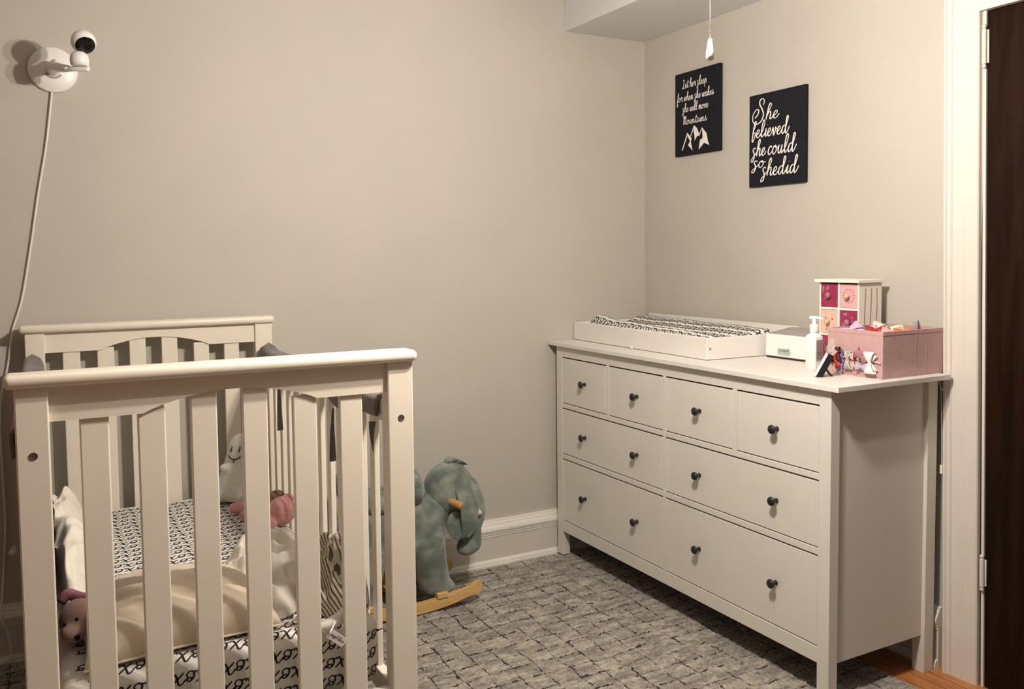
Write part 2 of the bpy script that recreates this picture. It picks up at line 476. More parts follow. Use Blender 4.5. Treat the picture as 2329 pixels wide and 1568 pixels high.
# ------------------------------------------------------------------ script lettering
G = {
 'e': ([[(-.05, .3), (.22, .42), (.44, .72), (.36, .98), (.18, .85), (.08, .42), (.2, .04), (.44, .06), (.72, .5)]], .64),
 'l': ([[(0, .15), (.32, .9), (.48, 1.75), (.38, 2.1), (.23, 1.85), (.15, 1.0), (.18, .25), (.32, 0), (.58, .35)]], .54),
 'h': ([[(.08, .6), (.34, 1.2), (.48, 1.8), (.38, 2.1), (.25, 1.85), (.17, 1.0), (.12, 0)], [(.13, .3), (.3, .85), (.48, .98), (.55, .7), (.53, .15), (.65, 0), (.85, .35)]], .80),
 'i': ([[(0, .15), (.16, .6), (.24, 1.0), (.2, .3), (.3, 0), (.5, .35)], [(.3, 1.38), (.33, 1.46)]], .46),
 't': ([[(0, .15), (.25, 1.0), (.33, 1.75), (.25, .7), (.28, .1), (.4, 0), (.58, .35)], [(.0, 1.15), (.3, 1.3), (.72, 1.2)]], .54),
 's': ([[(.46, .92), (.32, 1.08), (.14, .95), (.14, .68), (.30, .35), (.36, -.1), (.24, -.58), (.06, -.68), (-.02, -.5), (.14, -.15), (.40, .1), (.66, .5)]], .60),
 'z': ([[(0, .15), (.2, .6), (.34, 1.1), (.26, .85), (.42, .35), (.34, .02), (.08, .05)], [(.34, .02), (.5, .1), (.66, .45)]], .55),
 'o': ([[(.48, .98), (.2, .85), (.08, .35), (.28, 0), (.52, .25), (.56, .7), (.42, 1.0), (.42, .8), (.65, .72), (.82, .8)]], .72),
 'a': ([[(.6, .85), (.4, 1.0), (.15, .75), (.1, .25), (.26, 0), (.48, .3), (.62, .95), (.58, .3), (.68, 0), (.86, .35)]], .80),
 'd': ([[(.58, .85), (.38, 1), (.14, .75), (.1, .25), (.26, 0), (.48, .35), (.70, 1.3), (.80, 1.9), (.7, 2.1), (.6, 1.85), (.58, .9), (.6, .2), (.74, 0), (.98, .45), (1.08, .8)]], .92),
 'c': ([[(.5, .8), (.36, 1), (.14, .75), (.08, .3), (.26, 0), (.6, .35)]], .56),
 'u': ([[(0, .4), (.14, .95), (.1, .3), (.24, 0), (.44, .35), (.54, .95), (.5, .3), (.62, 0), (.8, .35)]], .76),
 'n': ([[(0, .5), (.12, .95), (.1, 0)], [(.11, .3), (.3, .9), (.46, .9), (.46, .2), (.58, 0), (.78, .4)]], .74),
 'm': ([[(0, .5), (.12, .95), (.1, 0)], [(.11, .3), (.28, .92), (.4, .85), (.38, 0)], [(.39, .3), (.56, .92), (.68, .85), (.68, .2), (.8, 0), (1.0, .4)]], .98),
 'r': ([[(0, .4), (.16, 1.1), (.22, .85), (.44, .95), (.4, .3), (.5, 0), (.68, .35)]], .60),
 'v': ([[(0, .5), (.12, .95), (.24, .4), (.3, 0), (.48, .5), (.52, .98), (.5, .8), (.8, .75)]], .68),
 'w': ([[(0, .5), (.12, .95), (.14, .3), (.26, 0), (.42, .5), (.46, .9), (.46, .3), (.6, 0), (.78, .5), (.8, .98), (.8, .8), (1.02, .75)]], .9),
 'k': ([[(.0, .15), (.32, .9), (.46, 1.75), (.38, 2.1), (.23, 1.85), (.15, 1.0), (.12, 0)], [(.13, .35), (.38, .9), (.48, .72), (.2, .5), (.42, .2), (.56, 0), (.76, .35)]], .72),
 'f': ([[(0, .15), (.4, 1.2), (.5, 1.85), (.38, 2.1), (.28, 1.6), (.2, .3), (.12, -.8), (.22, -1.05), (.34, -.7), (.25, 0), (.58, .35)]], .54),
 'p': ([[(0, .4), (.15, 1.0), (.08, -.85)], [(.12, .4), (.34, 1), (.54, .8), (.48, .25), (.22, .05)], [(.3, .05), (.66, .35)]], .64),
 'b': ([[(.05, .8), (.36, 1.5), (.42, 1.95), (.33, 2.1), (.2, 1.8), (.12, .8), (.1, -.2), (.2, -.45), (.42, .1), (.44, .6), (.24, .7)], [(.4, .35), (.62, .4)]], .58),
 'S': ([[(.78, 1.55), (.88, 1.95), (.74, 2.25), (.56, 2.1), (.54, 1.7), (.72, 1.2), (.84, .6), (.7, .0), (.34, -.3), (.06, .05), (.06, .75), (.3, 1.22), (.48, 1.1), (.42, .7), (.2, .35)]], 1.0),
 'L': ([[(.16, 1.65), (.3, 2.0), (.48, 1.9), (.42, 1.3), (.24, .35), (.04, .0), (-.04, .16), (.14, .2), (.46, -.06), (.86, .12)]], .82),
 'M': ([[(0, 1.5), (.16, 1.95), (.2, 1.0), (.15, 0)], [(.17, .9), (.38, 1.95), (.48, 1.6), (.42, .05)], [(.44, .8), (.68, 1.9), (.8, 1.5), (.74, .2), (.88, 0), (1.1, .35)]], 1.02),
 'x': ([[(0, .75), (.12, .98), (.28, .6), (.42, .05), (.56, -.04), (.82, .42)], [(.62, 1.0), (.35, .55), (-.02, .02)]], .72),
 'O': ([[(0, .2), (.2, .45), (.1, .75), (.28, 1.0), (.52, .8), (.5, .35), (.28, .12), (.16, .3), (.3, .45), (.46, .3), (.3, .1)], [(.42, .95), (.62, .9), (.78, 1.0)]], .74),
 'g': ([[(.6, .85), (.4, 1.0), (.15, .75), (.1, .25), (.26, 0), (.48, .3), (.62, .95), (.55, -.4), (.35, -.9), (.1, -.6), (.5, 0), (.82, .35)]], .78),
 ' ': ([], .42),
}
def layout(text, slant=0.18, gap=0.0):
    out = []
    x = 0
    for ch in text:
        st, adv = G[ch]
        for s in st:
            out.append([(px + x + py * slant, py) for px, py in s])
        x += adv + gap
    return out, x
def ribbons(bm, strokes, fmap, wid, n=5, mi=0, thick=1.5, lift=None):
    """strokes in 2D local units; fmap(x,y)->Vector. wid in local units"""
    for si, s in enumerate(strokes):
        P = catmull([(a, b, 0) for a, b in s], n)
        L, R = [], []
        for i, p in enumerate(P):
            t = P[min(i + 1, len(P) - 1)] - P[max(i - 1, 0)]
            if t.length < 1e-9:
                t = Vector((1, 0, 0))
            t.normalize()
            nn = Vector((-t.y, t.x, 0))
            down = abs(t.y)
            w_ = wid * 0.5 * (0.62 + thick * 0.4 * down * (1.0 if t.y < 0 else 0.45))
            if i == 0 or i == len(P) - 1:
                w_ *= 0.55
            L.append(bm.verts.new(fmap(p.x + nn.x * w_, p.y + nn.y * w_)))
            R.append(bm.verts.new(fmap(p.x - nn.x * w_, p.y - nn.y * w_)))
            if lift is not None:          # paint strokes build up a hair where they cross
                up = Vector(lift) * (i * 9e-6 + (si % 7) * 8e-5)
                L[-1].co += up
                R[-1].co += up
        for i in range(len(P) - 1):
            f = bm.faces.new((L[i], R[i], R[i + 1], L[i + 1]))
            f.material_index = mi

# ================================================================== ROOM
YB, XB = 0.0, 0.0
XL, YF, H = -5.2, -7.5, 2.62
DY0, DY1, DZ = -1.664, -2.49, 2.06        # door opening in the right wall
def quad(bm, *p):
    bm.faces.new([bm.verts.new(q) for q in p])
bm = bmesh.new(); box(bm, XL - .1, XB + .1, 0, .1, -.05, H + .05); struct('wall_back', bm, 'wall')
bm = bmesh.new(); box(bm, 0, .1, DY0, .0, -.05, H); box(bm, 0, .1, YF, DY1, -.05, H); box(bm, 0, .1, DY1, DY0, DZ, H); struct('wall_right', bm, 'wall')
bm = bmesh.new(); box(bm, XL - .1, XL, YF, 0, -.05, H); struct('wall_left', bm, 'wall')
bm = bmesh.new(); box(bm, XL - .1, XB + .1, YF - .1, YF, -.05, H); struct('wall_front', bm, 'wall')
bm = bmesh.new(); box(bm, XL - .1, XB + .1, YF - .1, .1, -.10, 0); struct('floor', bm, 'floor')
bm = bmesh.new(); box(bm, XL - .1, XB + .1, YF - .1, .1, H, H + .1); struct('ceiling', bm, 'ceil')
# boxed soffit along the top of the right wall
bm = bmesh.new(); box(bm, -.4376, 0, YF, 0, 2.325, H, .003, 2); struct('trim_1', bm, 'soffit')

def baseboard(name, a, b, nrm):
    """tall moulded baseboard between floor points a,b; nrm = direction into the room"""
    bm = bmesh.new()
    n = Vector(nrm)
    A = Vector(a)
    along = (Vector(b) - A).normalized()
    k_ = [0]
    def pr(pts, mi):
        k_[0] += 1
        e_ = along * (.0006 * k_[0])
        extrude_profile(bm, [A + e_ + n * d + Vector((0, 0, z)) for d, z in pts], A + e_, Vector(b) - e_, mi)
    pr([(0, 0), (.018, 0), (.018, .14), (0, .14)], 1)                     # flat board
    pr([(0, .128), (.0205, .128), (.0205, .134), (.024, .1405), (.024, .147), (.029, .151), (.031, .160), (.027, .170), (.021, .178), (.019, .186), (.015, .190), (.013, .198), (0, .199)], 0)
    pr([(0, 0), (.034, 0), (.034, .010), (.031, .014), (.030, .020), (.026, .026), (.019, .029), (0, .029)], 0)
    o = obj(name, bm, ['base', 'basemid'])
    o['kind'] = 'structure'
    return o
baseboard('baseboard_back', (XL, 0, 0), (0, 0, 0), (0, -1, 0))
baseboard('baseboard_right', (0, -.036, 0), (0, -1.560, 0), (-1, 0, 0))
baseboard('baseboard_left', (XL, YF, 0), (XL, -.036, 0), (1, 0, 0))

# door casing
def casing():
    bm = bmesh.new()
    prof = [(-1.5495, 0), (-1.5495, -.026), (-1.552, -.0285), (-1.5585, -.0285), (-1.561, -.024), (-1.5665, -.021), (-1.5725, -.0245), (-1.5745, -.0245), (-1.577, -.0205), (-1.612, -.019), (-1.614, -.0175), (-1.648, -.0175), (-1.655, -.0175), (-1.658, -.014), (-1.658, 0)]
    extrude_profile(bm, [Vector((x, y, 0)) for y, x in prof], (0, 0, 0), (0, 0, DZ + .11))
    p2 = [(y2, x) for y2, x in [(DY1 - .11, 0), (DY1 - .11, -.027), (DY1 - .10, -.028), (DY1 - .08, -.02), (DY1 + .0, -.0175), (DY1 + .004, -.014), (DY1 + .004, 0)]]
    extrude_profile(bm, [Vector((x, y, 0)) for y, x in p2], (0, 0, 0), (0, 0, DZ + .11))
    box(bm, -.024, 0, DY1 + .004, -1.658, DZ - .004, DZ + .11, .002)
    # jamb lining
    box(bm, -.006, .1, -1.6735, -1.6645, 0, DZ, .001)
    box(bm, -.006, .1, DY1 + .0005, DY1 + .009, 0, DZ, .001)
    return struct('trim_2', bm, 'trim')
casing()
# door: dark leaf with recessed panels
bm = bmesh.new()
y0, y1 = -1.676, DY1 + .012
X0, X1 = -.004, .034
st = .128
box(bm, X0, X1, y0 - st, y0, .004, DZ - .006, .002)
box(bm, X0, X1, y1, y1 + st, .004, DZ - .006, .002)
for z0, z1 in ((.004, .24), (.93, 1.06), (DZ - .12, DZ - .006)):
    box(bm, X0 + .0003, X1, y1 + st, y0 - st, z0, z1, .002)
for z0, z1 in ((.24, .93), (1.06, DZ - .12)):
    box(bm, X0 + .012, X1 - .012, y1 + st - .004, y0 - st + .004, z0 - .004, z1 + .004)
    box(bm, X0 + .0043, X1 - .008, y0 - st - .018, y0 - st, z0, z1, .003)
    box(bm, X0 + .004, X1 - .008, y1 + st, y1 + st + .018, z0, z1, .003)
    box(bm, X0 + .004, X1 - .008, y1 + st, y0 - st, z0, z0 + .018, .003)
    box(bm, X0 + .004, X1 - .008, y1 + st, y0 - st, z1 - .018, z1, .003)
door = obj('door_1', bm, 'door')
door['kind'] = 'structure'
bm = bmesh.new()
lathe(bm, [(0, 0), (.011, .001), (.011, .004), (.026, .007), (.026, .010), (.012, .014), (.009, .03), (.016, .04), (.026, .05), (.024, .062), (.012, .068), (0, .069)], 24, aim((X0, y1 + .06, .96), (-1, 0, 0)))
obj('door_handle', bm, 'chain', door, True)
for z0, z1 in ((.302, .416), (1.885, 2.015)):
    bm = bmesh.new()
    yh, xh = -1.6725, -.0135
    h = z1 - z0
    pr = [(0, z0), (.003, z0 + .001), (.0062, z0 + .004), (.0062, z0 + .009), (.0035, z0 + .011), (.0035, z0 + .013), (.0066, z0 + .014)]
    k = 5
    a, b = z0 + .014, z1 - .014
    for i in range(k):
        c0 = a + (b - a) * i / k; c1 = a + (b - a) * (i + 1) / k
        pr += [(.0066, c0 + .0004), (.0066, c1 - .0004), (.0058, c1)]
    pr += [(.0035, z1 - .013), (.0035, z1 - .011), (.0062, z1 - .009), (.0062, z1 - .004), (.003, z1 - .001), (0, z1)]
    lathe(bm, pr, 16, Matrix.Translation((xh, yh, 0)))
    box(bm, -.0085, -.0045, yh - .0105, yh + .006, z0 + .016, z1 - .016, .0006)
    obj('hinge', bm, 'trim', door, True, 40)

# the old door frame leans slightly out of plumb
for o_ in [bpy.data.objects['trim_2'], door] + list(door.children):
    for v in o_.data.vertices:
        v.co.y -= (1.71 - v.co.z) * .0175

# ================================================================== CEILING FAN (above the frame; carries the room's bulbs)
fan = thing('ceiling_fan', 'white ceiling fan with a three-bulb light kit, mounted above the room centre', 'ceiling fan', (LC.x, LC.y, H))
bm = bmesh.new()
lathe(bm, [(0, H), (.075, H), (.08, H - .02), (.05, H - .05), (.018, H - .06), (.018, H - .20), (.10, H - .22), (.145, H - .26), (.15, H - .33), (.12, H - .37), (.06, H - .39), (.0, H - .39)], 40, Matrix.Translation((LC.x, LC.y, 0)))
obj('motor_housing', bm, 'white', fan, True, 40)
for k in range(5):
    bm = bmesh.new()
    a = 2 * PI * k / 5 + .4
    box(bm, .13, .62, -.065, .065, -.004, .004, .003)
    xform(bm, Matrix.Translation((LC.x, LC.y, H - .345)) @ Matrix.Rotation(a, 4, 'Z') @ Matrix.Rotation(.2, 4, 'X'))
    obj('blade', bm, 'white', fan)
bm = bmesh.new()
lathe(bm, [(0, H - .38), (.04, H - .39), (.055, H - .42), (.05, H - .53), (.03, LC.z + .03), (0, LC.z + .025)], 32, Matrix.Translation((LC.x, LC.y, 0)))
for p in LPOS:
    d = (Vector((p.x, p.y, LC.z + .05)) - Vector((LC.x, LC.y, LC.z + .08)))
    tube(bm, [(LC.x, LC.y, LC.z + .09), (LC.x + d.x * .6, LC.y + d.y * .6, LC.z + .085), (p.x, p.y, p.z + .075)], .008, 8)
    lathe(bm, [(0, .085), (.016, .083), (.02, .06), (.021, .03), (.012, .029), (0, .029)], 16, Matrix.Translation(p))
obj('light_kit', bm, 'white', fan, True, 40)

# pull chain
CX, CY = -1.3, -1.923
pc = thing('pull_chain', 'beaded metal pull chain with white teardrop pull hanging above the small canvas', 'pull chain', (CX, CY, 2.02))
bm = bmesh.new()
z = 1.776
while z < LC.z + .06:
    q = bmesh.ops.create_icosphere(bm, subdivisions=1, radius=.00135)
    bmesh.ops.translate(bm, verts=q['verts'], vec=(CX, CY, z))
    z += .0039
tube(bm, [(CX, CY, 1.776), (CX, CY, LC.z + .06)], .0004, 4)
tube(bm, [(CX, CY, LC.z + .06), (LC.x, LC.y - .0, LC.z + .062)], .002, 6)
obj('bead_chain', bm, 'chain', pc, True)
bm = bmesh.new()
lathe(bm, [(0, 1.7335), (.004, 1.7340), (.0072, 1.7365), (.0084, 1.7425), (.0080, 1.750), (.0062, 1.762), (.0046, 1.772), (.0038, 1.776), (.0028, 1.7775), (0, 1.778)], 24, Matrix.Translation((CX, CY, 0)))
obj('pendant', bm, 'white', pc, True, 60)

# ================================================================== RUG
def rug():
    x0, x1, y0, y1 = -3.0, -.192, -3.1, -.040
    st = .0052
    nx, ny = int((x1 - x0) / st), int((y1 - y0) / st)
    rng = np.random.default_rng(3)
    xs = np.linspace(x0, x1, nx); ys = np.linspace(y0, y1, ny)
    Xg, Yg = np.meshgrid(xs, ys)
    z = .0085 + rng.normal(0, .0016, Xg.shape) + .0012 * np.sin(Xg * 23 + np.sin(Yg * 17))
    z = np.clip(z, .004, .0135)
    jx = rng.normal(0, .0012, Xg.shape); jy = rng.normal(0, .0012, Xg.shape)
    e = np.minimum(np.minimum(Xg - x0, x1 - Xg), np.minimum(Yg - y0, y1 - Yg))
    z = np.where(e < .012, z * np.clip(e / .012, 0, 1) ** .5, z)
    jx += np.where(x1 - Xg < .004, rng.normal(0, .0025, Xg.shape), 0)
    z = np.where(e < 1e-6, .0005, z)
    co = np.stack([Xg + jx, Yg + jy, z], -1).reshape(-1, 3)
    me = bpy.data.meshes.new('area_rug')
    idx = np.arange(nx * ny).reshape(ny, nx)
    q = np.stack([idx[:-1, :-1], idx[:-1, 1:], idx[1:, 1:], idx[1:, :-1]], -1).reshape(-1, 4)
    me.vertices.add(len(co)); me.vertices.foreach_set('co', co.ravel())
    me.loops.add(q.size); me.loops.foreach_set('vertex_index', q.ravel().astype(np.int32))
    me.polygons.add(len(q))
    me.polygons.foreach_set('loop_start', np.arange(0, q.size, 4, dtype=np.int32))
    me.update(calc_edges=True); me.validate()
    me.polygons.foreach_set('use_smooth', np.ones(len(q), dtype=bool))
    me.materials.append(MT['rug'])
    o = bpy.data.objects.new('area_rug', me)
    COL.objects.link(o)
    tag(o, 'mottled grey rug with broken dark grid lines on the wooden floor', 'rug')
rug()

# ================================================================== DRESSER
dr = thing('dresser', 'wide white dresser with eight drawers and black mushroom knobs', 'dresser', (-.29, -.8, 0))
DX0, DX1 = -.538, -.038         # top front / back
FX = -.519                      # face plane
TY0, TY1 = -.004, -1.598
LY0, LY1 = -.043, -1.557
ZT = .96
bxo('top', DX0, DX1, TY1, TY0, ZT - .0163, ZT, 'dressertop', dr, .0015)
pw = .0436
for (xa, xb, zz) in ((FX, FX + .0375, .0138), (DX1 - .048, DX1 - .003, 0)):
    for ya, yb in ((LY0 - pw, LY0), (LY1, LY1 + pw)):
        bxo('leg', xa, xb, ya, yb, zz, ZT - .0165, 'dresser', dr, .0015)
for ya, yb in ((LY0 - .030, LY0 - .012), (LY1 + .012, LY1 + .030)):
    bxo('side_panel', FX + .036, DX1 - .046, ya, yb, .1203, ZT - .0165, 'dresser', dr, .001)
bxo('back_panel', DX1 - .012, DX1 - .006, LY1 + .03, LY0 - .03, .13, ZT - .0165, 'dresser', dr, .001)
# face frame
bm = bmesh.new()
ya, yb = LY1 + pw - .001, LY0 - pw + .001
XF = FX + .0008
box(bm, XF, XF + .02, ya, yb, .8965, ZT - .0165, .0012)
box(bm, XF, XF + .02, ya, yb, .6730, .6920, .0012)
box(bm, XF, XF + .02, ya, yb, .4480, .4680, .0012)
box(bm, XF, XF + .02, ya, yb, .1208, .1695, .0012)
YC0, YC1 = -.7875, -.8010
box(bm, XF - .0003, XF + .02, YC1, YC0, .1695, .8965, .0012)
box(bm, XF + .0004, XF + .02, -.4415, -.4243, .6920, .8965, .0012)
box(bm, XF + .0004, XF + .02, -1.1690, -1.1497, .6920, .8965, .0012)
obj('face_frame', bm, 'dresser', dr)
def drawer(y0, y1, z0, z1, knobs):
    bm = bmesh.new()
    X = FX + .0022
    box(bm, X, X + .016, y1 + .0018, y0 - .0018, z0 + .0036, z1 - .0056, .0012)
    for yy in (y0 - .0125, y1 + .0125):
        box(bm, X - .0007, X + .002, yy - .0012, yy + .0012, z0 + .006, z1 - .008, .0004)
    # drawer box behind
    box(bm, X + .016, X + .38, y1 + .012, y1 + .02, z0 + .01, z1 - .03)
    box(bm, X + .016, X + .38, y0 - .02, y0 - .012, z0 + .01, z1 - .03)
    d = obj('drawer', bm, 'dresser', dr)
    for ky, kz in knobs:
        bm = bmesh.new()
        lathe(bm, [(0, 0), (.0078, 0), (.0082, .0025), (.0062, .006), (.0058, .012), (.0072, .016), (.0135, .0205), (.0148, .0235), (.0135, .0275), (.008, .0300), (0, .0308)], 28, aim((X, ky, kz), (-1, 0, 0)))
        obj('knob', bm, 'black', d, True, 50)
cols = [(-.0872, -.4243), (-.4415, -.7875), (-.8010, -1.1497), (-1.1690, -1.5130)]
kys = [-.2672, -.6289, -.9877, -1.3471]
for (a, b), ky in zip(cols, kys):
    drawer(a, b, .6920, .8965, [(ky, .797)])
for z0, z1, kz in ((.4680, .6730, .5710), (.1695, .4480, .3095)):
    drawer(-.0872, -.7875, z0, z1, [(kys[0], kz), (kys[1], kz)])
    drawer(-.8010, -1.5130, z0, z1, [(kys[2], kz), (kys[3], kz)])

# anchor strap hanging behind the dresser's near back corner
bm = bmesh.new()
tube(bm, [(-.030, -1.551, .945), (-.030, -1.556, .925), (-.031, -1.560, .90), (-.030, -1.563, .83), (-.030, -1.566, .74), (-.030, -1.567, .665)], .0026, 6, flat=.4)
box(bm, -.0335, -.0265, -1.5715, -1.5625, .640, .668, .001)
tube(bm, [(-.030, -1.551, .938), (-.030, -1.560, .912), (-.030, -1.566, .905)], .003, 6, flat=.5)
st_ = obj('anchor_strap', bm, 'cord')
tag(st_, 'thin white plastic strap hanging behind the near back corner of the dresser', 'strap')

# ================================================================== CANVASES
def canvas(name, y, z, w, h, lines, label, polys=None, th=.016):
    bm = bmesh.new()
    box(bm, -.0005 - th, -.0005, y - w, y, z - h, z, .0022, 3)
    c = obj(name, bm, 'canvas')
    tag(c, label, 'wall art', 'black lettered canvases on the right wall')
    bm = bmesh.new()
    xf = -.0009 - th
    for text, u0, u1, v, xh, wd, slant, gap in lines:
        st, L = layout(text, slant, gap)
        minx = min(p[0] for s in st for p in s); maxx = max(p[0] for s in st for p in s)
        sc = (u1 - u0) * w / (maxx - minx)
        sy = xh * h
        def fm(px, py, sc=sc, sy=sy, u0=u0, v=v, minx=minx):
            return Vector((xf, y - u0 * w - (px - minx) * sc, z - v * h + py * sy))
        # keep stroke width even although x and y scale differ
        k = sc / sy
        sts = [[(a * k, b) for a, b in s] for s in st]
        def fm2(px, py, sy=sy, u0=u0, v=v, minx=minx, k=k):
            return Vector((xf, y - u0 * w - (px - minx * k) * sy, z - v * h + py * sy))
        ribbons(bm, sts, fm2, wd / sy, n=7, lift=(-1, 0, 0))
    for pl in polys or []:
        vs = [bm.verts.new((xf, y - u * w, z - v * h)) for u, v in pl]
        for tri in tessellate_polygon([[Vector((u, v, 0)) for u, v in pl]]):
            bm.faces.new([vs[i] for i in tri])
    obj('lettering', bm, 'letter', c)
mts = [
 [(0.162, 0.931), (0.289, 0.728), (0.391, 0.809), (0.37, 0.844), (0.413, 0.957), (0.306, 0.882), (0.348, 0.842), (0.342, 0.823), (0.307, 0.788), (0.3, 0.756), (0.18, 0.94)],
 [(0.356, 0.78), (0.442, 0.655), (0.511, 0.699), (0.565, 0.778), (0.572, 0.789), (0.51, 0.794), (0.458, 0.841), (0.452, 0.77), (0.434, 0.739), (0.439, 0.691), (0.37, 0.788)],
 [(0.558, 0.777), (0.618, 0.698), (0.721, 0.778), (0.748, 0.865), (0.781, 0.923), (0.667, 0.885), (0.546, 0.957), (0.575, 0.845), (0.633, 0.825), (0.627, 0.743), (0.617, 0.717), (0.572, 0.786)]]
canvas('lettered_canvas', -.240, 2.1274, .2874, .3578, [
    ('Let her sleep', .175, .72, .190, .052, .0027, .06, 0),
    ('for when she wakez', .05, .88, .343, .052, .0027, .06, 0),
    ('she will move', .175, .76, .480, .052, .0027, .06, 0),
    ('Mountainz', .195, .73, .628, .052, .0027, .06, 0)],
    'black canvas lettered Let her sleep above three white mountains, nearer the corner', mts)
canvas('lettered_canvas', -.6975, 1.9604, .2874, .3578, [
    ('S', .075, .285, .290, .105, .0050, .02, 0),
    ('he', .315, .56, .288, .080, .0048, .12, 0),
    ('believed', .062, .735, .468, .086, .0048, .12, 0),
    ('she', .045, .325, .668, .086, .0048, .12, 0),
    ('could', .36, .86, .670, .092, .0048, .12, 0),
    ('so', .055, .315, .795, .072, .0048, .12, 0),
    ('shedid', .225, .90, .893, .088, .0048, .12, 0)],
    'larger-lettered black canvas reading She believed she could, nearer the door')

# ================================================================== WALL CAMERA
wc = thing('nursery_camera', 'white ball-shaped camera on a round wall mount with black lens face', 'camera', (-2.446, 0, 1.973))
bm = bmesh.new()
lathe(bm, [(0, 0), (.074, 0), (.075, .003), (.074, .009), (.070, .0125), (.03, .0155), (0, .016)], 48, aim((-2.446, -.0005, 1.973), (0, -1, 0)))
obj('wall_plate', bm, 'white', wc, True, 60)
bm = bmesh.new()
ell(bm, (-2.441, -.050, 1.982), (.015, .034, .016))
tube(bm, [(-2.446, -.012, 1.972), (-2.443, -.070, 1.970), (-2.4293, -0.1812, 1.9481), (-2.4067, -0.2255, 1.9392)], [.021, .018, .014, .010], 14)
tube(bm, [(-2.4136, -0.2157, 1.9377), (-2.3900, -0.2403, 1.9368), (-2.3496, -0.2599, 1.9368)], .011, 12, flat=.6)
obj('arm', bm, 'white', wc, True)
bm = bmesh.new()
arc = []
for i in range(9):
    a = PI * (1.08 + .84 * i / 8)
    arc.append((-2.445 + .022 * math.cos(a), -.0165, 1.962 + .016 * math.sin(a)))
tube(bm, arc, .0035, 8)
obj('slot', bm, 'labelgrey', wc, True)
bm = bmesh.new()
lathe(bm, [(0, 0), (.024, 0), (.0255, .003), (.0262, .0035), (.0275, .012), (.0275, .022), (.0245, .034), (.016, .043), (0, .046)], 32, Matrix.Translation((-2.3762, -0.2521, 1.9446)))
obj('camera_base', bm, 'white', wc, True, 60)
hc = Vector((-2.3635, -0.2599, 2.0179))
ld_ = Vector((.16, -.76, -.63)).normalized()
bm = bmesh.new()
pf = [(.0365 * math.sin(t), -.0365 * math.cos(t)) for t in [PI * .695 * i / 26 for i in range(27)]]
pf[0] = (0, -.0365)
pf += [(pf[-1][0] - .0006, pf[-1][1] + .0008), (pf[-1][0] - .0012, pf[-1][1] - .0004), (0, pf[-1][1] - .0004)]
lathe(bm, pf, 40, aim(hc, ld_))
obj('camera_head', bm, 'white', wc, True, 50)
bm = bmesh.new()
lathe(bm, [(0, .0), (.0280, .0), (.0285, .0008), (.0275, .0018), (0, .0030)], 40, aim(hc + ld_ * .0211, ld_))
obj('lens_face', bm, 'blackgloss', wc, True, 50)
# power cable down the wall
bm = bmesh.new()
cp = [(-2.4518, 1.8990), (-2.4749, 1.7236), (-2.5038, 1.5634), (-2.5319, 1.3892), (-2.5637, 1.2155), (-2.5955, 1.1079), (-2.6121, 0.9998), (-2.6347, 0.8998), (-2.6417, 0.813), (-2.6409, 0.6372), (-2.6402, 0.4601), (-2.6508, 0.3136), (-2.6596, 0.1813), (-2.6456, 0.1185), (-2.6376, 0.045), (-2.66, .02), (-2.75, .015)]
tube(bm, [(x, -.009 if zz > .25 else (-.045), zz) for x, zz in cp], .0036, 8, 8)
cb = obj('power_cable', bm, 'cord')
tag(cb, 'thin white cable running from the round camera mount down the back wall', 'cable')

# ================================================================== CRIB
cr = thing('crib', 'cream white slatted crib with arched end panels and rounded top caps', 'crib', (-2.165, -.75, 0))
CXL, CXR = -2.577, -1.7592
PXL = (-2.5605, -2.5035); PXR = (-1.8284, -1.7675)
ZC = 1.131
def end_panel(yc, sgn):
    """yc = outer (room-side for the near one) cap edge, depth goes +y"""
    d = .070
    bm = bmesh.new()
    box(bm, CXL, CXR, yc, yc + d, ZC - .0265, ZC, .0115, 4)
    obj('cap_rail', bm, 'crib', cr, True, 30)
    for xa, xb in (PXL, PXR):
        p = bxo('post', xa, xb, yc + .014, yc + d - .012, 0.0138, ZC - .026, 'crib', cr, .003, 2)
        if sgn:
            bm = bmesh.new()
            xc = (xa + xb) / 2
            lathe(bm, [(0, .0005), (.0052, .0005), (.0058, .001), (.0072, .001), (.0078, .0004), (.0078, 0)], 24, aim((xc + (.0 if xa < -2 else 0), yc + .014, .976), (0, -1, 0)))
            obj('bolt_cap', bm, 'bolt', p, True, 40)
    # arched rail
    bm = bmesh.new()
    ya, yb = yc + .024, yc + .046
    zb = 1.0370
    pts = [(PXL[1] - .003, ZC - .026), (PXL[1] - .003, zb)]
    a0, a1 = -2.338, -1.988
    for i in range(25):
        t = i / 24
        s = math.sin(PI * t)
        sh = s ** .8 if s > 0 else 0
        # slightly kinked ends, shallow dome
        zz = zb + .0355 * min(1, sh * 1.02)
        pts.append((a0 + (a1 - a0) * t, zz))
    pts += [(PXR[0] + .003, zb), (PXR[0] + .003, ZC - .026)]
    extrude_profile(bm, [Vector((x, ya, z)) for x, z in pts], (0, ya, 0), (0, yb, 0))
    obj('arched_rail', bm, 'crib', cr)
    bxo('bottom_rail', PXL[1] - .003, PXR[0] + .003, yc + .026, yc + .046, .255, .345, 'crib', cr, .002)
    for xc in (-2.4265, -2.3228, -2.2228, -2.1197, -2.0138, -1.9100):
        bxo('slat', xc - .0262, xc + .0262, yc + .029, yc + .044, .34, 1.078 if abs(xc + 2.163) < .13 else 1.045, 'crib', cr, .003, 2)
YN, YFp = -1.4676, -.0985
end_panel(YN, True)
end_panel(YFp, False)
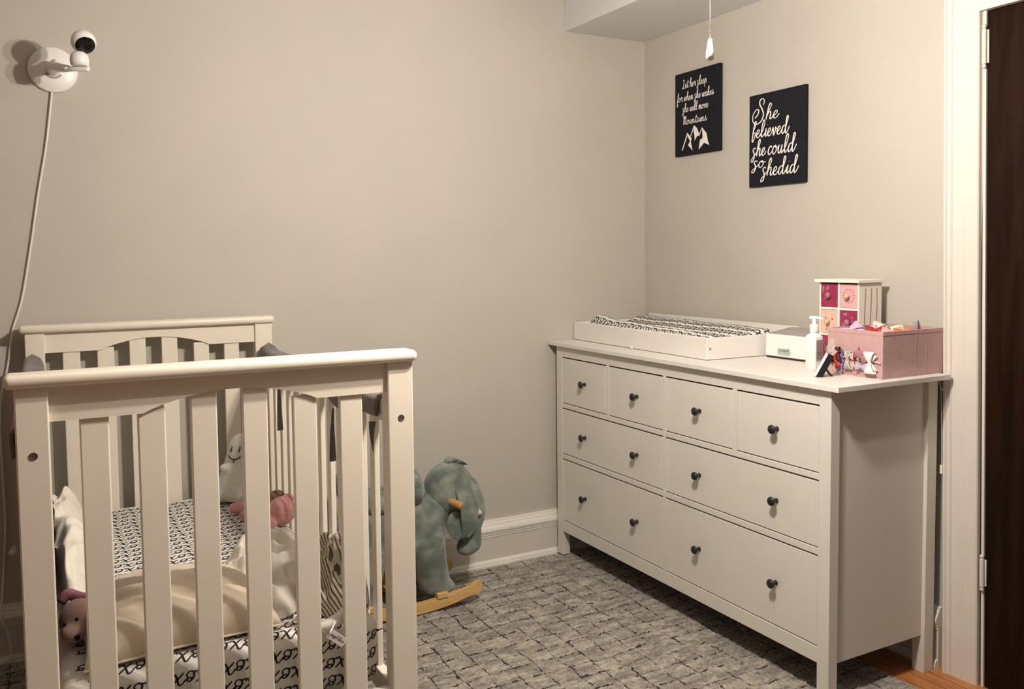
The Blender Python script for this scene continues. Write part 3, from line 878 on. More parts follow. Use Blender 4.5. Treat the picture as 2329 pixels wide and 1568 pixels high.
for xs in (-1.798, -2.540):
    yA, yB = YN + .058, YFp + .014
    bxo('side_rail', xs - .016, xs + .016, yA, yB, .955, 1.008, 'crib', cr, .006, 3)
    bxo('side_rail', xs - .012, xs + .012, yA, yB, .27, .325, 'crib', cr, .003)
    for k in range(14):
        yy = -.160 - .0925 * k
        bxo('spindle', xs - .0075, xs + .0075, yy - .016, yy + .016, .32, .96, 'crib', cr, .003)
bxo('mattress_support', -2.50, -1.845, YN + .10, YFp + .01, .335, .352, 'crib', cr, .003)

# mattress with printed sheet
def sheet_print(bm, fmap, x0, x1, y0, y1, pitch=.044, h=.021, mi=1, wd=.0026, n=4, mask=None, sx=.030):
    row = 0
    y = y0
    while y < y1:
        x = x0 - (.027 if row % 2 else 0) - .04 + random.uniform(-.004, .004)
        i = row
        while x < x1:
            ch = 'x' if i % 2 == 0 else 'O'
            st, adv = layout(ch, .12)
            if mask is None or mask(x + .012, y):
                js = random.uniform(-.0012, .0012)
                sts = [[(a * sx + x, b * h + y + js) for a, b in s] for s in st]
                if x > x0 - .012 and x + adv * sx < x1:
                    ribbons(bm, sts, fmap, wd, n=n, mi=mi, thick=1.4)
            x += adv * sx * .96
            i += 1
        y += pitch
        row += 1
MX0, MX1, MY0, MY1, MZ0, MZ1 = -2.506, -1.836, -1.398, -.094, .354, .5005
def mattress():
    bm = bmesh.new()
    r = .035
    cx, cy, cz = (MX0 + MX1) / 2, (MY0 + MY1) / 2, (MZ0 + MZ1) / 2
    box(bm, MX0, MX1, MY0, MY1, MZ0, MZ1, r, 6)
    for f in bm.faces:
        f.smooth = True
    # surface map: v runs up the near face then over the rounded edge and along the top
    s1 = (MZ1 - r) - MZ0
    s2 = s1 + r * PI / 2
    def fm(x, v):
        e = .0008
        if v < s1:
            if x > MX1 - r:
                a = min((x - (MX1 - r)) / r, PI / 2)
                return Vector((MX1 - r + (r + e) * math.sin(a), MY0 + r - (r + e) * math.cos(a), MZ0 + v))
            return Vector((x, MY0 - e, MZ0 + v))
        if v < s2:
            a = (v - s1) / r
            return Vector((x, MY0 + r - (r + e) * math.cos(a), MZ1 - r + (r + e) * math.sin(a)))
        return Vector((x, MY0 + r + (v - s2), MZ1 + e))
    sheet_print(bm, fm, MX0 + .04, MX1 + .012, .008, s1 - .012, pitch=.0425, h=.0245, wd=.0036, n=3, sx=.0365)
    sheet_print(bm, fm, MX0 + .04, MX1 - .036, .008 + .0425 * 3 + .006, s2 + (MY1 - MY0) - .09, pitch=.0405, h=.0275, wd=.0037, n=3, sx=.0395)
    m_ = obj('crib_mattress', bm, ['sheet', 'ink'])
    tag(m_, 'crib mattress in a white sheet printed with black x and o script', 'mattress')
mattress()

# grey quilted rail covers with ties
def rail_cover(xs, label, full):
    yA, yB = -1.362, YFp - .012
    inner = -1 if xs > -2 else 1
    t = thing('rail_cover', label, 'rail cover', (xs, -.73, 1.0), 'grey fabric covers tied over the crib side rails')
    bm = bmesh.new()
    N = 90
    rows = []
    for i in range(N + 1):
        y = yA + (yB - yA) * i / N
        wv = .5 + .5 * math.cos((y + 1.075) / .60 * 2 * PI)
        zl = .966 - .026 * wv ** 3 if full else .53  # left cover's unseen flap is lengthened to shade the wall beside the crib
        lump = .004 * math.sin(y * 31) + .003 * math.sin(y * 77 + 1)
        bulge = .010 * (math.exp(-((y + .17) / .05) ** 2))
        prof = [(-.021 - .006, zl), ((-.024 - .006) if full else -.027, .985), (-.026, 1.004), (-.018, 1.016 + bulge), (0, 1.021 + bulge * 1.5 + lump * .4), (.018, 1.016 + bulge), (.026, 1.004), (.026, .985), (.024, .955)]
        rows.append([bm.verts.new((xs + p[0] * (-inner) * (1 + lump * 3), y, p[1] + lump * .25)) for p in prof])
    for a, b in zip(rows, rows[1:]):
        for k in range(len(a) - 1):
            f = bm.faces.new((a[k], a[k + 1], b[k + 1], b[k])); f.smooth = True
    c = obj('cover', bm, 'grey', t, True)
    sol = c.modifiers.new('thick', 'SOLIDIFY'); sol.thickness = .006; sol.offset = -1
    xt = xs + inner * .034
    for y0, zt, zb, dy in (((-.452, .958, .775, .012), (-1.058, .938, .795, .045), (-1.352, .955, .882, -.006)) if full else ()):
        bm = bmesh.new()
        tube(bm, [(xt, y0, zt), (xt + inner * .002, y0 + dy * .4, zt * .6 + zb * .4), (xt, y0 + dy, zb)], [.003, .006, .0100] if zb < .85 else [.009, .006, .001], 12)
        for v in bm.verts: v.co.y = y0 + dy * .5 + (v.co.y - y0 - dy * .5) * .25
        obj('tie', bm, 'grey', t, True)
rail_cover(-1.798, 'grey fabric cover over the right-hand crib rail, its ties hanging down', True)
rail_cover(-2.540, 'grey fabric cover over the left-hand crib rail, only its end showing, unseen flap lengthened to shade the wall', False)

# ------------------------------------------------------------------ soft things in the crib
def heap(name, c, rx, ry, h, rot, seed, m, label, cat, ridge=.35, edge=.18, freq=14, tilt=(0, 0), nr=64, na=160, power=.55, z0=None, xlim=None):
    bm = bmesh.new()
    z0 = MZ1 + .002 if z0 is None else z0
    R = Matrix.Rotation(math.radians(rot), 3, 'Z')
    sv = Vector((seed * 3.1, seed * 1.7, seed))
    def P(rr, a):
        ed = 1 + edge * noise.noise(Vector((math.cos(a) * 1.3, math.sin(a) * 1.3, 0)) + sv) * 2
        x = rr * math.cos(a) * rx * ed
        y = rr * math.sin(a) * ry * ed
        dome = max(0, 1 - rr ** 2.2) ** power
        q = Vector((x * freq, y * freq * .55, 0)) + sv
        n1 = 1 - abs(noise.noise(q + Vector((noise.noise(q * .7) * 1.5, 0, 0)))) * 2.4
        n2 = 1 - abs(noise.noise(q * 2.3 + Vector((5, 2, 1)))) * 2.0
        wq = q + Vector((noise.noise(q * .6 + Vector((3, 3, 3))), noise.noise(q * .6), 0)) * 1.4
        n3 = 1 - abs(noise.noise(Vector((wq.x * 2.6, wq.y * .8, 4)))) * 2.2
        zz = h * dome * (1 - ridge + ridge * n1) + (h * .09 * n2 + h * .11 * n3) * min(1, dome * 2) + tilt[0] * x * dome + tilt[1] * y * dome
        zz = max(zz, .0015 * (1 - rr))
        v = R @ Vector((x, y, 0))
        xx = c[0] + v.x
        if xlim:
            xx = min(max(xx, xlim[0] + .004 * math.sin(v.y * 60)), xlim[1] + .004 * math.sin(v.y * 60))
        return Vector((xx, c[1] + v.y, z0 + zz))
    ctr = bm.verts.new(P(0, 0))
    prev = None
    rings = []
    for i in range(1, nr + 1):
        rings.append([bm.verts.new(P(i / nr, 2 * PI * k / na)) for k in range(na)])
    for k in range(na):
        bm.faces.new((ctr, rings[0][k], rings[0][(k + 1) % na]))
    for a, b in zip(rings, rings[1:]):
        for k in range(na):
            bm.faces.new((a[k], b[k], b[(k + 1) % na], a[(k + 1) % na]))
    bv = [bm.verts.new((v.co.x, v.co.y, z0 - .0012)) for v in rings[-1]]
    for k in range(na):
        bm.faces.new((rings[-1][k], bv[k], bv[(k + 1) % na], rings[-1][(k + 1) % na]))
    bm.faces.new(list(reversed(bv)))
    o = obj(name, bm, m, None, True)
    sm = o.modifiers.new('soften', 'SMOOTH'); sm.factor = .6; sm.iterations = 9
    tag(o, label, cat)
    return o

# pillow (cream satin, zip edge)
def pillow():
    t = thing('pillow', 'plump cream satin pillow lying at the near end of the crib', 'pillow', (-2.265, -1.20, MZ1))
    bm = bmesh.new()
    q = bmesh.ops.create_grid(bm, x_segments=70, y_segments=56, size=1)
    sx, sy, h = .205, .165, .098
    R = Matrix.Rotation(math.radians(4), 3, 'Z')
    top = []
    for v in bm.verts:
        x, y = v.co.x, v.co.y
        pin = 1 - .07 * (1 - abs(x) ** 2) * (abs(y) ** 6) - .0
        pin2 = 1 - .09 * (1 - abs(y) ** 2) * (abs(x) ** 6)
        e = max(0, (1 - abs(x) ** 2.6)) ** .42 * max(0, (1 - abs(y) ** 2.6)) ** .42
        fold = .012 * (1 - abs(noise.noise(Vector((x * 1.2 + .4, y * 3.6 + x * 1.6, 2.0)))) * 2.6) * min(1, e * 1.6)
        w = R @ Vector((x * sx * pin2, y * sy * pin, 0))
        v.co = Vector((-2.268 + w.x, -1.205 + w.y, MZ1 + .012 + h * e + fold + .012 * x * -1 * e))
    for f in bm.faces: f.smooth = True
    # underside
    ret = bmesh.ops.duplicate(bm, geom=bm.verts[:] + bm.edges[:] + bm.faces[:])
    for v in [g for g in ret['geom'] if isinstance(g, bmesh.types.BMVert)]:
        v.co.z = MZ1 + .012 - (v.co.z - MZ1 - .012) * .09
    bmesh.ops.reverse_faces(bm, faces=[g for g in ret['geom'] if isinstance(g, bmesh.types.BMFace)])
    bmesh.ops.remove_doubles(bm, verts=bm.verts[:], dist=.0004)
    obj('cushion', bm, 'cream', t, True)
    bm = bmesh.new()
    pts = []
    for i in range(21):
        x = -1 + 2 * i / 20
        w = R @ Vector((x * sx, -sy * (1 - .07 * (1 - x * x)) - .001, 0))
        pts.append((-2.268 + w.x, -1.205 + w.y, MZ1 + .0125))
    tube(bm, pts, .0028, 6, 3)
    obj('piping', bm, 'cream', t, True)
pillow()
heap('white_blanket', (-2.466, -.66), .072, .42, .165, 0, 3.3, 'muslin', 'white muslin blanket bunched up along the left side of the crib', 'blanket', ridge=.30, tilt=(-.25, .12), freq=9, power=.8, xlim=(-2.500, -2.0))
heap('muslin_blanket', (-2.020, -1.02), .125, .250, .092, -12, 5.1, 'muslin', 'pale muslin blanket crumpled in the middle right of the crib', 'blanket', ridge=.55, freq=15)

# zebra lovey
zb = thing('striped_lovey', 'zebra-striped comfort blanket toy with a white tag, against the right rail', 'soft toy', (-1.915, -1.22, MZ1))
zo = heap('body', (-1.893, -1.235), .074, .145, .135, -4, 8.4, 'zebra', '', '', ridge=.4, freq=16, edge=.1, power=.42, xlim=(-2.2, -1.830))
zo.parent = zb; zo.matrix_parent_inverse = Matrix.Translation(-zb.location)
del zo['label']; del zo['category']
bm = bmesh.new()
ell(bm, (-1.853, -1.285, MZ1 + .128), (.013, .024, .030), rotx(20))
ell(bm, (-1.858, -1.275, MZ1 + .095), (.014, .024, .036))
h_ = obj('head', bm, 'brown', zb); remesh(h_, .004)
bm = bmesh.new()
ell(bm, (-1.857, -1.305, MZ1 + .158), (.007, .009, .007))
obj('ear', bm, 'whiteribbon', zb, True)
bm = bmesh.new()
tube(bm, [(-1.99, -1.398, MZ1 + .004), (-1.965, -1.408, MZ1 + .012), (-1.938, -1.412, MZ1 + .024), (-1.915, -1.400, MZ1 + .036)], [.010, .014, .014, .012], 12)
obj('trim_band', bm, 'whiteribbon', zb, True)
bm = bmesh.new()
TC = Vector((-1.9565, -1.4475, MZ1 - .006))
for v in box(bm, -.022, .022, -.0008, .0008, -.0105, .0105): pass
xform(bm, Matrix.Translation(TC) @ Matrix.Rotation(math.radians(-8), 4, 'Z') @ Matrix.Rotation(math.radians(41), 4, 'Y'))
tg = obj('tag', bm, 'letter', zb)
bm = bmesh.new()
st, L = layout('angel dear', .15)
RM = Matrix.Translation(TC) @ Matrix.Rotation(math.radians(-8), 4, 'Z') @ Matrix.Rotation(math.radians(41), 4, 'Y')
ribbons(bm, [[(a, b) for a, b in s] for s in st], lambda x, y: RM @ Vector((-.0185 + x / L * .036, -.0012, -.002 + y * .0044)), .16, 3)
obj('tag_text', bm, 'labelink', tg)
bm = bmesh.new()
tube(bm, [(-1.945, -1.408, MZ1 + .022), (-1.958, -1.432, MZ1 + .020), (-1.973, -1.4475, MZ1 + .009)], .0018, 6)
obj('tag_loop', bm, 'letter', zb, True)

# ghost plush
gh = thing('ghost_plush', 'white ghost plush with a stitched smile sitting at the far end of the crib', 'soft toy', (-1.918, -.235, MZ1))
gx, gy, gz = -1.918, -.232, MZ1
bm = bmesh.new()
prof = [(0, .003), (.040, .004), (.070, .012), (.083, .035), (.080, .07), (.068, .11), (.055, .145), (.047, .175), (.038, .205), (.024, .226), (.010, .235), (0, .237)]
lathe(bm, prof, 36, Matrix.Translation((gx, gy, gz)))
ell(bm, (gx - .064, gy - .036, gz + .130), (.017, .015, .015))
ell(bm, (gx + .060, gy - .020, gz + .120), (.017, .015, .015))
ell(bm, (gx - .082, gy - .008, gz + .035), (.022, .03, .028))
o = obj('body', bm, 'ghost', gh); remesh(o, .006, 3)
fd = Vector((-.56, -.83, 0)).normalized(); sd = Vector((.83, -.56, 0)).normalized()
def gp(s, zz, out):
    # radius by height
    r = .047 if zz > .17 else .055
    a = s / r
    return Vector((gx, gy, gz + zz)) + fd * (r * math.cos(a) + out) + sd * (r * math.sin(a))
bm = bmesh.new()
for s in (-.016, .014):
    tube(bm, [gp(s + .001, .198, -.004), gp(s, .190, .001), gp(s - .002, .180, .0025)], [.0012, .0024, .0015], 8)
obj('eyes', bm, 'blackgloss', gh, True)
bm = bmesh.new()
tube(bm, [gp(-.023, .170, .003), gp(-.015, .1615, .004), gp(0, .1575, .0045), (gp(.012, .160, .004)), gp(.021, .166, .003)], .0021, 8)
obj('mouth', bm, 'blackgloss', gh, True)
bm = bmesh.new()
tube(bm, [gp(-.004, .157, .0035), gp(-.0045, .147, .0025)], .0018, 8)
obj('stitch', bm, 'tongue', gh, True)

# pink doll lying
dl = thing('pink_plush_doll', 'pink plush toy lying on its side beside the ghost plush', 'soft toy', (-1.895, -.55, MZ1))
bm = bmesh.new()
z_ = MZ1
ell(bm, (-1.872, -.60, z_ + .050), (.044, .040, .046))
ell(bm, (-1.893, -.53, z_ + .034), (.048, .056, .034), rotz(30))
tube(bm, [(-1.905, -.50, z_ + .03), (-1.945, -.42, z_ + .026), (-1.985, -.385, z_ + .020)], [.024, .020, .017], 12)
tube(bm, [(-1.905, -.53, z_ + .028), (-1.955, -.49, z_ + .022), (-1.975, -.50, z_ + .018)], [.020, .018, .014], 12)
tube(bm, [(-1.90, -.60, z_ + .03), (-1.918, -.66, z_ + .018), (-1.915, -.69, z_ + .014)], [.018, .016, .013], 12)
ell(bm, (-1.846, -.578, z_ + .078), (.020, .016, .020))
o = obj('body', bm, 'pinkplush', dl); remesh(o, .005, 2)
bm = bmesh.new()
ell(bm, (-1.900, -.565, z_ + .083), (.026, .020, .016), rotz(20)); ell(bm, (-1.872, -.545, z_ + .086), (.026, .020, .018), rotz(-20))
o = obj('hair', bm, 'brown', dl); remesh(o, .004, 2)
bm = bmesh.new(); ell(bm, (-1.900, -.606, z_ + .070), (.011, .010, .011)); obj('muzzle', bm, 'palepink', dl, True)

# pale pink bear-like plush face at left
bn = thing('pink_bear_plush', 'pale pink plush face with black eyes at the near left corner of the crib', 'soft toy', (-2.49, -1.19, MZ1))
bm = bmesh.new()
ell(bm, (-2.459, -1.180, z_ + .046), (.042, .052, .044), rotz(10))
ell(bm, (-2.470, -1.215, z_ + .034), (.030, .024, .024))
ell(bm, (-2.425, -1.185, z_ + .040), (.026, .018, .016), rotz(-20))
ell(bm, (-2.462, -1.10, z_ + .03), (.034, .06, .028))
o = obj('head', bm, 'palepink', bn); remesh(o, .005, 2)
bm = bmesh.new()
tube(bm, [(-2.494, -1.15, z_ + .08), (-2.48, -1.14, z_ + .092), (-2.455, -1.145, z_ + .082), (-2.42, -1.15, z_ + .072)], [.010, .013, .012, .010], 10)
obj('bow', bm, 'mauve', bn, True)
for nm, c_, r_ in (('eye', (-2.4655, -1.2230, z_ + .0625), .0042), ('eye', (-2.4890, -1.2180, z_ + .0540), .0042), ('nose', (-2.4665, -1.2400, z_ + .0290), .0060)):
    bm = bmesh.new(); ell(bm, c_, (r_, r_, r_ * 1.1)); obj(nm, bm, 'blackgloss', bn, True)

# ================================================================== ROCKING ELEPHANT
el = thing('rocking_elephant', 'blue-grey plush elephant rocker on pale wooden runners beside the crib', 'rocking toy', (-1.35, -.22, 0))
EY = -.225
bm = bmesh.new()
# torso
ell(bm, (-1.40, EY, .315), (.20, .115, .120))
ell(bm, (-1.27, EY - .005, .325), (.115, .115, .135))
ell(bm, (-1.215, EY - .01, .37), (.085, .095, .110), roty(25))
# legs, front pair and rear pair
for lx, ly, dx in ((-1.245, EY - .070, .02), (-1.245, EY + .070, .02), (-1.50, EY - .070, -.02), (-1.50, EY + .070, -.02)):
    tube(bm, [(lx - dx, ly, .28), (lx, ly, .18), (lx + dx, ly - (0.005 if ly < EY else -.005), .075)], [.078, .066, .060], 16)
    ell(bm, (lx + dx + .008, ly, .078), (.072, .060, .034))
o = obj('body', bm, 'eleph', el); remesh(o, .009, 4)
bm = bmesh.new()
ell(bm, (-1.150, EY - .035, .440), (.100, .092, .108), roty(15))
ell(bm, (-1.090, EY - .045, .395), (.070, .074, .095), roty(10))
tube(bm, [(-1.085, EY - .05, .42), (-1.050, EY - .055, .345), (-1.056, EY - .058, .285), (-1.064, EY - .06, .235), (-1.076, EY - .062, .215)], [.066, .050, .035, .042, .048], 16)
ell(bm, (-1.074, EY - .062, .216), (.054, .044, .038), roty(-25))
o = obj('head', bm, 'eleph', el); remesh(o, .007, 4)
# hair tuft
bm = bmesh.new()
rt = random.Random(5)
for i in range(26):
    a = rt.uniform(-.1, .75)
    p = Vector((-1.150 + .1 * math.sin(a) * .9, EY - .035 + rt.uniform(-.02, .02), .440 + .108 * math.cos(a)))
    tube(bm, [p, p + Vector((.008, rt.uniform(-.012, .012), .010)), p + Vector((.022, rt.uniform(-.015, .015), .004))], [.006, .0045, .001], 6)
obj('hair', bm, 'eleph', el, True)
# ears: near one folded forward, far one behind
def ear(name, pts, wid, th, bend):
    bm = bmesh.new()
    P = catmull(pts, 6)
    N = len(P)
    rows = []
    for i, p in enumerate(P):
        t = i / (N - 1)
        w_ = wid * math.sin(PI * (t * .86 + .12)) ** .6
        row = []
        for k in range(9):
            s = (k / 8 - .5) * 2
            row.append(bm.verts.new(p + Vector((s * w_, -bend * (1 - s * s) * 1.0, -.012 * s * s))))
        rows.append(row)
    for a, b in zip(rows, rows[1:]):
        for k in range(8):
            bm.faces.new((a[k], a[k + 1], b[k + 1], b[k])).smooth = True
    o = obj(name, bm, 'eleph', el, True)
    s = o.modifiers.new('thick', 'SOLIDIFY'); s.thickness = th; s.offset = 0
    ss = o.modifiers.new('sub', 'SUBSURF'); ss.levels = 1; ss.render_levels = 2
    return o
ear('ear', [(-1.142, EY - .095, .500), (-1.122, EY - .125, .455), (-1.108, EY - .135, .39), (-1.108, EY - .130, .32), (-1.118, EY - .118, .272)], .038, .014, .010)
ear('ear', [(-1.158, EY - .112, .375), (-1.165, EY - .116, .335), (-1.152, EY - .118, .295), (-1.135, EY - .118, .272)], .030, .014, .006)
ear('ear', [(-1.14, EY + .06, .50), (-1.12, EY + .085, .45), (-1.11, EY + .09, .38), (-1.12, EY + .085, .30)], .05, .016, -.01)
bm = bmesh.new()
ell(bm, (-1.060, EY - .108, .353), (.020, .013, .012), roty(20))
obj('tusk', bm, 'tusk', el, True)
bm = bmesh.new()
ell(bm, (-1.060, EY + .012, .353), (.020, .013, .012), roty(20))
obj('tusk', bm, 'tusk', el, True)
bm = bmesh.new()
lathe(bm, [(0, 0), (.0135, 0), (.0135, .30), (.010, .306), (0, .308)], 18, aim((-1.225, EY + .12, .428), (.22, -1, -.06)))
obj('handle', bm, 'dowel', el, True, 50)
# seat back wings (left, partly behind the crib post)
bm = bmesh.new()
ell(bm, (-1.312, EY - .03, .480), (.050, .105, .080), roty(-15))
ell(bm, (-1.42, EY, .425), (.12, .11, .045))
ell(bm, (-1.535, EY, .47), (.040, .11, .085), roty(-15))
o = obj('seat_back', bm, 'eleph', el); remesh(o, .008, 4)
# runners
def runner(y):
    bm = bmesh.new()
    top, bot = [], []
    N = 140
    xa, xb = -1.645, -1.055
    R_ = 1.05
    xm = (xa + xb) / 2
    for i in range(N + 1):
        x = xa + (xb - xa) * i / N
        c = R_ - math.sqrt(R_ * R_ - (x - xm) ** 2)
        ds = min(x - xa, xb - x)
        e = min(1, ds / .02)
        hh = (.020 + .004 * math.exp(-((ds - .02) / .02) ** 2) - .003 * math.exp(-((ds - .07) / .03) ** 2)) * math.sqrt(max(0, 1 - (1 - e) ** 2)) + .0002
        zc = .0335 + c * 1.0
        top.append((x, zc + hh)); bot.append((x, zc - hh))
    pts = top + list(reversed(bot[1:-1]))
    extrude_profile(bm, [Vector((x, y - .012, z)) for x, z in pts], (0, y - .012, 0), (0, y + .012, 0))
    bmesh.ops.bevel(bm, geom=[e for e in bm.edges if abs(e.verts[0].co.y - e.verts[1].co.y) < 1e-5], offset=.002, segments=2, affect='EDGES')
    obj('runner', bm, 'pine', el)
for y in (-.355, -.085): runner(y)
for xx in (-1.225, -1.50):
    bxo('cross_bar', xx - .022, xx + .022, -.372, -.068, .060, .079, 'pine', el, .002)
bxo('foot_rest', -1.388, -1.338, -.405, -.045, .052, .069, 'pine', el, .002)

# ================================================================== CHANGING TRAY + PAD
ct = thing('changing_tray', 'white wooden changing tray with raised back board on the dresser', 'changing tray', (-.22, -.47, ZT))
A = Vector((-.405, -.006, 0)); B = Vector((-.4315, -.925, 0))
ax = (B - A).normalized(); px = Vector((-ax.y, ax.x, 0)); 
if px.x < 0: px = -px
def tr(bm):
    m4 = Matrix((( ax.x, px.x, 0, A.x), (ax.y, px.y, 0, A.y), (0, 0, 1, 0), (0, 0, 0, 1)))
    xform(bm, m4)
    bmesh.ops.recalc_face_normals(bm, faces=bm.faces[:])
LT = (B - A).length
def tbox(name, l0, l1, d0, d1, z0, z1, bev=.0035):
    bm = bmesh.new(); box(bm, l0, l1, d0, d1, z0, z1, bev, 3); tr(bm)
    return obj(name, bm, 'tray', ct)
tbox('front_board', 0, LT, 0, .014, ZT + .0012, ZT + .0812)
eb = tbox('end_board', LT - .016, LT + .0, .0142, .372, ZT + .0012, ZT + .080)
tbox('end_board', 0.0, .016, .0142, .365, ZT + .0012, ZT + .080)
tbox('base_board', .0165, LT - .0165, .0145, .370, ZT + .006, ZT + .012, .001)
bm = bmesh.new()
pts = [(.055, 0), (.055, .095)]
for i in range(7):
    a = PI - PI / 2 * i / 6
    pts.append((.067 + .012 * math.cos(a), .0955 + .012 * math.sin(a)))
for i in range(7):
    a = PI / 2 - PI / 2 * i / 6
    pts.append((.965 + .022 * math.cos(a), .0855 + .022 * math.sin(a)))
pts.append((.987, 0))
extrude_profile(bm, [Vector((l, .3725, ZT + .0012 + z)) for l, z in pts], (0, .3725, 0), (0, .3865, 0))
tr(bm)
obj('back_board', bm, 'tray', ct)
bm = bmesh.new()
sp_ = Vector((-.4155, -.925, ZT + .041))
lathe(bm, [(.0036, .0004), (.0036, .0012), (0, .0012)], 16, None); 
bm.free(); bm = bmesh.new()
lathe(bm, [(0, .0008), (.0038, .0008), (.0046, .0)], 20, aim(sp_ + Vector((.0, -.0008, 0)), -Vector((ax.x * -1, ax.y * -1, 0)) if False else Vector((0, -1, 0))))
obj('screw', bm, 'screw', ct, True)
bm = bmesh.new()
tube(bm, [(-.4205, -.455, ZT + .004), (-.428, -.462, ZT + .013), (-.434, -.470, ZT + .011), (-.438, -.482, ZT + .0035)], .0045, 8, flat=.35)
tube(bm, [(-.4205, -.470, ZT + .012), (-.432, -.480, ZT + .008), (-.436, -.492, ZT + .003)], .0035, 8, flat=.35)
obj('strap_end', bm, 'white', ct, True)

def pad():
    bm = bmesh.new()
    D, L0, L1 = .352, .028, LT - .022
    def zs(l, d):
        # contoured cross-section: ridges front and back, valley between
        u = d / D
        rf = math.exp(-((u - .17) / .15) ** 2); rb = math.exp(-(abs(u - .88) / .36) ** 2.0)
        lf = (l - L0) / (L1 - L0)
        hf = .064 - .024 * lf
        z = .026 + hf * rf * 1.0 + (.062 - .006 * lf) * rb
        e = min(1, u / .12) ** .5 * min(1, (1 - u) / .06) ** .5
        el = min(1, (l - L0) / .05, (L1 - l) / .045)
        el = max(0, el) ** .5
        bumpend = .010 * math.exp(-((lf - .10) / .09) ** 2) * rf
        return ZT + .0125 + max(.002, z * e * (.35 + .65 * el) + bumpend * el + .0015 * math.sin(l * 21) * el)
    NL, ND = 120, 44
    g_ = []
    for i in range(NL + 1):
        l = L0 + (L1 - L0) * i / NL
        g_.append([bm.verts.new((l, .019 + D * k / ND, zs(l, D * k / ND))) for k in range(ND + 1)])
    for i in range(NL):
        for k in range(ND):
            bm.faces.new((g_[i][k], g_[i][k + 1], g_[i + 1][k + 1], g_[i + 1][k])).smooth = True
    # skirt and bottom
    per = [g_[i][0] for i in range(NL + 1)] + [g_[NL][k] for k in range(1, ND + 1)] + [g_[i][ND] for i in range(NL - 1, -1, -1)] + [g_[0][k] for k in range(ND - 1, 0, -1)]
    bot = [bm.verts.new((v.co.x, v.co.y, ZT + .0125)) for v in per]
    n = len(per)
    for i in range(n):
        j = (i + 1) % n
        bm.faces.new((per[i], bot[i], bot[j], per[j]))
    bm.faces.new(bot)
    # printed rows; v measured along the surface across the depth
    vs, acc = [(0, 0)], 0
    lm = LT * .5
    for k in range(1, 201):
        d0, d1 = D * (k - 1) / 200, D * k / 200
        acc += math.hypot(d1 - d0, zs(lm, d1) - zs(lm, d0)); vs.append((acc, d1))
    def dof(v):
        lo, hi = 0, len(vs) - 1
        while hi - lo > 1:
            m_ = (lo + hi) // 2
            if vs[m_][0] <= v: lo = m_
            else: hi = m_
        a, b = vs[lo], vs[hi]
        return a[1] + (b[1] - a[1]) * (v - a[0]) / max(1e-9, b[0] - a[0])
    def fm(x, v):
        d = min(max(dof(v), .0), D)
        h_ = .003
        d1_, d2_ = max(0, d - h_), min(D, d + h_)
        gx_ = (zs(min(L1, x + h_), d) - zs(max(L0, x - h_), d)) / (2 * h_)
        gy_ = (zs(x, d2_) - zs(x, d1_)) / (d2_ - d1_)
        nn = Vector((-gx_, -gy_, 1)).normalized()
        return Vector((x, .019 + d, zs(x, d))) + nn * .0013
    sheet_print(bm, fm, L0 + .012, L1 - .010, .014, acc - .012, pitch=.043, h=.029, wd=.0038, n=4, sx=.038)
    tr(bm)
    o = obj('changing_pad', bm, ['sheet', 'ink'])
    tag(o, 'contoured changing pad in black and white x-o printed cover, inside the white tray', 'changing pad')
pad()

# ================================================================== WIPES WARMER
wp = thing('wipes_dispenser', 'white plastic wipes box with grey lid and small oval badge on dresser', 'wipes box', (-.11, -1.06, ZT))
wx0, wx1, wy0, wy1 = -.178, -.040, -1.178, -.9535
bxo('body', wx0, wx1, wy0, wy1, ZT + .0062, ZT + .0885, 'white', wp, .006, 4)
bxo('foot_base', wx0 + .004, wx1 - .006, wy0 + .006, wy1 - .004, ZT + .0002, ZT + .0065, 'black', wp, .0)
bm = bmesh.new()
N = 20
gr = [[bm.verts.new((wx0 + .003 + (wx1 - wx0 - .006) * i / N, wy0 + .003 + (wy1 - wy0 - .006) * k / N, ZT + .088 + .022 * (1 - (2 * i / N - 1.0) ** 4) * (1 - (2 * k / N - 1) ** 6) * (.35 + .65 * min(1, i / N * 1.6)))) for k in range(N + 1)] for i in range(N + 1)]
for i in range(N):
    for k in range(N):
        bm.faces.new((gr[i][k], gr[i + 1][k], gr[i + 1][k + 1], gr[i][k + 1])).smooth = True
obj('lid', bm, 'lid', wp, True)
bm = bmesh.new()
pts = []
for cy_, cz_, a0 in ((-1.0240, ZT + .0295, 0), (-1.0670, ZT + .0295, PI / 2), (-1.0670, ZT + .0235, PI), (-1.0240, ZT + .0235, 1.5 * PI)):
    for i in range(7):
        a = a0 + PI / 2 * i / 6
        pts.append((cy_ + .0100 * math.cos(a), cz_ + .0095 * math.sin(a)))
extrude_profile(bm, [Vector((wx0 - .0014, y, z)) for y, z in pts], (wx0 - .0014, 0, 0), (wx0 + .0006, 0, 0))
bd = obj('badge', bm, 'badge', wp)
bm = bmesh.new()
box(bm, wx0 - .0018, wx0 - .001, -1.0715, -1.0195, ZT + .018, ZT + .0265)
obj('badge_band', bm, 'badgeblue', bd)
bm = bmesh.new()
st, L = layout('rezizt', .1)
ribbons(bm, st, lambda x, y: Vector((wx0 - .0019, -1.0190 - x / L * .050, ZT + .0280 + y * .0062)), .16, 4)
st, L = layout('wipe warmer', .0)
obj('badge_text', bm, 'badgetext', bd)

